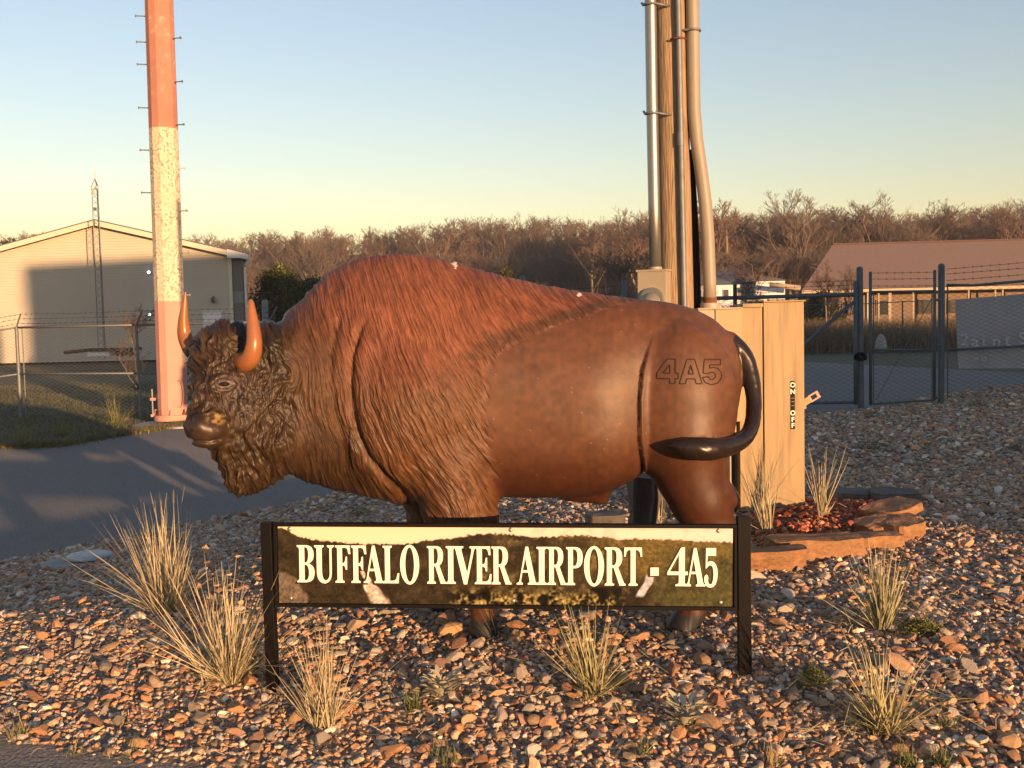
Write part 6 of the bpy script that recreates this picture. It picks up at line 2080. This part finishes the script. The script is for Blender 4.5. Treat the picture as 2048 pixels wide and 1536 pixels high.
hp = [(px, d_, t_) for px, d_, t_ in ((-400, 215, 520), (300, 215, 520), (700, 215, 500), (1100, 215, 490), (1400, 190, 470), (1800, 180, 470), (2500, 180, 470))]
for px, d_, t_ in hp:
    q = W(px, t_, d_)
    hl.v += [(q.x, d_ - 22, gz(q.x, d_ - 22) - 0.5), (q.x, d_, q.z - 1.0), (q.x, d_ + 40, q.z - 1.5), (q.x, d_ + 90, -1)]
for i in range(len(hp) - 1):
    for j in range(3):
        hl.f.append((i * 4 + j, (i + 1) * 4 + j, (i + 1) * 4 + j + 1, i * 4 + j + 1))
hill_o = hl.build('wooded_hill', M_('leaf litter hill', (0.085, 0.055, 0.036), 0.95, var=(0.055, 0.038, 0.027), scale=0.12, var2=(0.12, 0.075, 0.05), scale2=0.6), None, True)
tag(hill_o, kind='structure')

# evergreens
m_cedar = M_attr('cedar foliage', 0.9, 0.15)


def cedar(name, label, px, pbase, ptop, wpx, dist, n, seed, col=(0.06, 0.062, 0.018)):
    r = np.random.default_rng(seed)
    t_ = W(px, ptop, dist)
    x, g = t_.x, gz(t_.x, dist)
    H = t_.z - g
    Wd = wpx / F_PX * dist / 2
    root = empty(name, (x, dist, g)); tag(root, label, 'tree')
    MB().tube([(x, dist, g - .2), (x, dist, g + H * .8)], [0.12, 0.03], 8).build('trunk', m_bark, root)
    nl = 60
    cz_ = r.random(nl) ** 0.8
    caz = r.uniform(0, 6.28, nl)
    crd = Wd * (1 - cz_ ** 1.5 * 0.8) * r.uniform(0.3, 0.95, nl)
    cc_ = np.stack([x + np.cos(caz) * crd, dist + np.sin(caz) * crd, g + 0.1 + cz_ * H * 0.92], -1)
    cr = Wd * 0.30 * (1.1 - 0.6 * cz_)
    k = r.integers(0, nl, n)
    q = cc_[k] + r.normal(0, 0.5, (n, 3)) * cr[k][:, None]
    d_ = r.normal(size=(n, 3)); d_[:, 2] += 0.5; d_ /= np.linalg.norm(d_, axis=1)[:, None]
    s = np.cross(d_, r.normal(size=(n, 3))); s /= np.linalg.norm(s, axis=1)[:, None]
    L = r.uniform(.10, .26, n)[:, None]
    V = np.stack([q - s * L * .25, q + s * L * .25, q + d_ * L], 1).reshape(-1, 3)
    c = np.repeat(np.array(col) * r.uniform(.6, 1.5, (n, 1)) * (1 + 0.25 * r.normal(size=(nl, 1))[k]).clip(.5, 1.6), 3, 0)
    link('crown', fast_mesh('crown', V, np.arange(3 * n).reshape(-1, 3), m_cedar, False, c), root)


cedar('cedar_tree', 'bushy green cedar beside the warehouse, left of two', 556, 655, 533, 190, 60, 16000, 1)
cedar('cedar_tree', 'bushy green cedar nearer the bison neck, right of two', 622, 655, 556, 170, 61, 12000, 2)
cedar('cedar_tree', 'small green cedar peeping over the middle of the bison back', 1012, 640, 522, 60, 70, 5000, 3, (0.085, 0.08, 0.022))
cedar('cedar_tree', 'dark evergreen at the far left beyond the warehouse roof', 22, 700, 466, 110, 130, 7000, 4, (0.03, 0.035, 0.015))
cedar('dark_hedge', 'dark hedge in front of the shingle roofed house left end', 1645, 640, 588, 120, 66, 8000, 5, (0.035, 0.038, 0.018))

# dry tall grass beyond the road and turf on the left
def blades(name, pts, h, w, pal, label, bend=0.3):
    n = len(pts)
    az = rng.uniform(0, 6.28, n)
    s = np.stack([np.cos(az), np.sin(az), 0 * az], -1) * w
    lean = np.stack([rng.normal(0, bend, n), rng.normal(0, bend, n), 0 * az], -1)
    up = np.array([0, 0, 1.0])
    hm = (h * rng.uniform(0.5, 1.1, n))[:, None]
    V = np.stack([pts - s, pts + s, pts + up * hm * .55 + lean * hm * .25 + s * .7, pts + up * hm * .55 + lean * hm * .25 - s * .7, pts + up * hm + lean * hm], 1).reshape(-1, 3)
    o5 = (np.arange(n) * 5)[:, None]
    F3 = np.concatenate([o5 + np.array([0, 1, 2]), o5 + np.array([0, 2, 3]), o5 + np.array([3, 2, 4])], 1).reshape(-1, 3)
    c = np.repeat(pal[rng.integers(0, len(pal), n)] * rng.uniform(.75, 1.25, (n, 1)), 5, 0)
    o = link(name, fast_mesh(name, V, F3, m_blade, False, c))
    return tag(o, label, 'grass', kind='stuff')


n = 26000
yy_ = rng.uniform(42, 62, n); xx_ = (rng.uniform(1380, 2120, n) - 1024) / F_PX * yy_
blades('tall_dry_grass', np.stack([xx_, yy_, terrain(xx_, yy_)], -1), 1.25, 0.012, np.array([(0.16, 0.115, 0.065), (0.12, 0.085, 0.05), (0.10, 0.075, 0.04), (0.20, 0.15, 0.085)]), 'tall dry brown grass beyond the road on the right')
n = 30000
yy_ = rng.uniform(17, 34, n); xx_ = (rng.uniform(-40, 640, n) - 1024) / F_PX * yy_
ok = seg_dist(xx_, yy_, EDGE_B) > -0.05
pts = np.stack([xx_, yy_, terrain(xx_, yy_) - 0.02], -1)[ok]
blades('turf', pts, 0.075, 0.006, np.array([(0.13, 0.115, 0.06), (0.085, 0.095, 0.035), (0.16, 0.125, 0.07), (0.07, 0.085, 0.03)]), 'rough winter turf between the drive and the warehouse', 0.6)
n = 5000
k = rng.integers(2, 7, n); tt_ = rng.random(n)
e = EDGE_B[k] * (1 - tt_[:, None]) + EDGE_B[k + 1] * tt_[:, None] + rng.normal(0, 0.12, (n, 2)) + np.array([-.05, .1])
blades('edge_weeds', np.stack([e[:, 0], e[:, 1], terrain(e[:, 0], e[:, 1]) - 0.02], -1), 0.13, 0.006, np.array([(0.09, 0.11, 0.035), (0.13, 0.12, 0.05), (0.20, 0.13, 0.07)]), 'weeds and dead grass along the far edge of the drive', 0.7)
for x, y, h_, lb in ((228, 846, 62, 'taller yellow green weed at the drive edge between fence and pole'), (132, 872, 36, 'dark green weed clump at the drive edge on the left'), (40, 884, 40, 'green weed clump at the drive edge near the left picture edge')):
    clump('weed_clump', lb, x, y, h_, 90, width=0.006, spread=0.5, droop=0.5, seed=80 + x, col=GRN, col2=(0.2, 0.17, 0.07), cat='weed', base_r=0.15)

# straw litter and dead leaves fallen on the gravel
V, Fq, cl = [], [], []
r = np.random.default_rng(91)
for i in range(420):
    y = r.uniform(3.9, 7.5); x = r.uniform(-0.5, 0.5) * y
    if i % 2:
        c0 = [G(440, 1362), G(648, 1450), G(1182, 1395), G(1750, 1462), G(1765, 1260)][r.integers(5)]
        x, y = c0.x + r.normal(0, .28), c0.y + r.normal(0, .2)
    z = gz(x, y) + 0.022
    a_ = r.uniform(0, 6.28); L = r.uniform(0.05, 0.22); w = r.uniform(0.0008, 0.0018)
    bend = r.uniform(-.5, .5)
    o = len(V)
    for k in range(4):
        t = k / 3 - 0.5
        aa = a_ + bend * t
        p = Vector((x + math.cos(aa) * L * t, y + math.sin(aa) * L * t, z + 0.012 * math.sin(k * 2.1 + i)))
        V += [(p.x - math.sin(a_) * w, p.y + math.cos(a_) * w, p.z), (p.x + math.sin(a_) * w, p.y - math.cos(a_) * w, p.z + 0.0012)]
        cl += [np.array(STRAW) * r.uniform(0.6, 1.1)] * 2
    for k in range(3):
        Fq.append((o + 2 * k, o + 2 * k + 1, o + 2 * k + 3, o + 2 * k + 2))
tag(link('straw_litter', fast_mesh('straw_litter', np.array(V), np.array(Fq), m_blade, False, np.array(cl))), 'dry straw stems fallen over the gravel', 'straw', kind='stuff')

# thin evening haze over the whole place
hz = MB().box((0, 168, 12.8), (640, 540, 29.6)).build('haze', None)
tag(hz, kind='stuff')
mh = bpy.data.materials.new('thin haze'); mh.use_nodes = True
for n_ in list(mh.node_tree.nodes):
    if n_.type != 'OUTPUT_MATERIAL': mh.node_tree.nodes.remove(n_)
pv = mh.node_tree.nodes.new('ShaderNodeVolumePrincipled')
pv.inputs['Color'].default_value = (0.92, 0.90, 0.88, 1)
pv.inputs['Density'].default_value = 0.0006
pv.inputs['Anisotropy'].default_value = 0.2
mh.node_tree.links.new(pv.outputs[0], [n_ for n_ in mh.node_tree.nodes if n_.type == 'OUTPUT_MATERIAL'][0].inputs['Volume'])
hz.data.materials.append(mh)
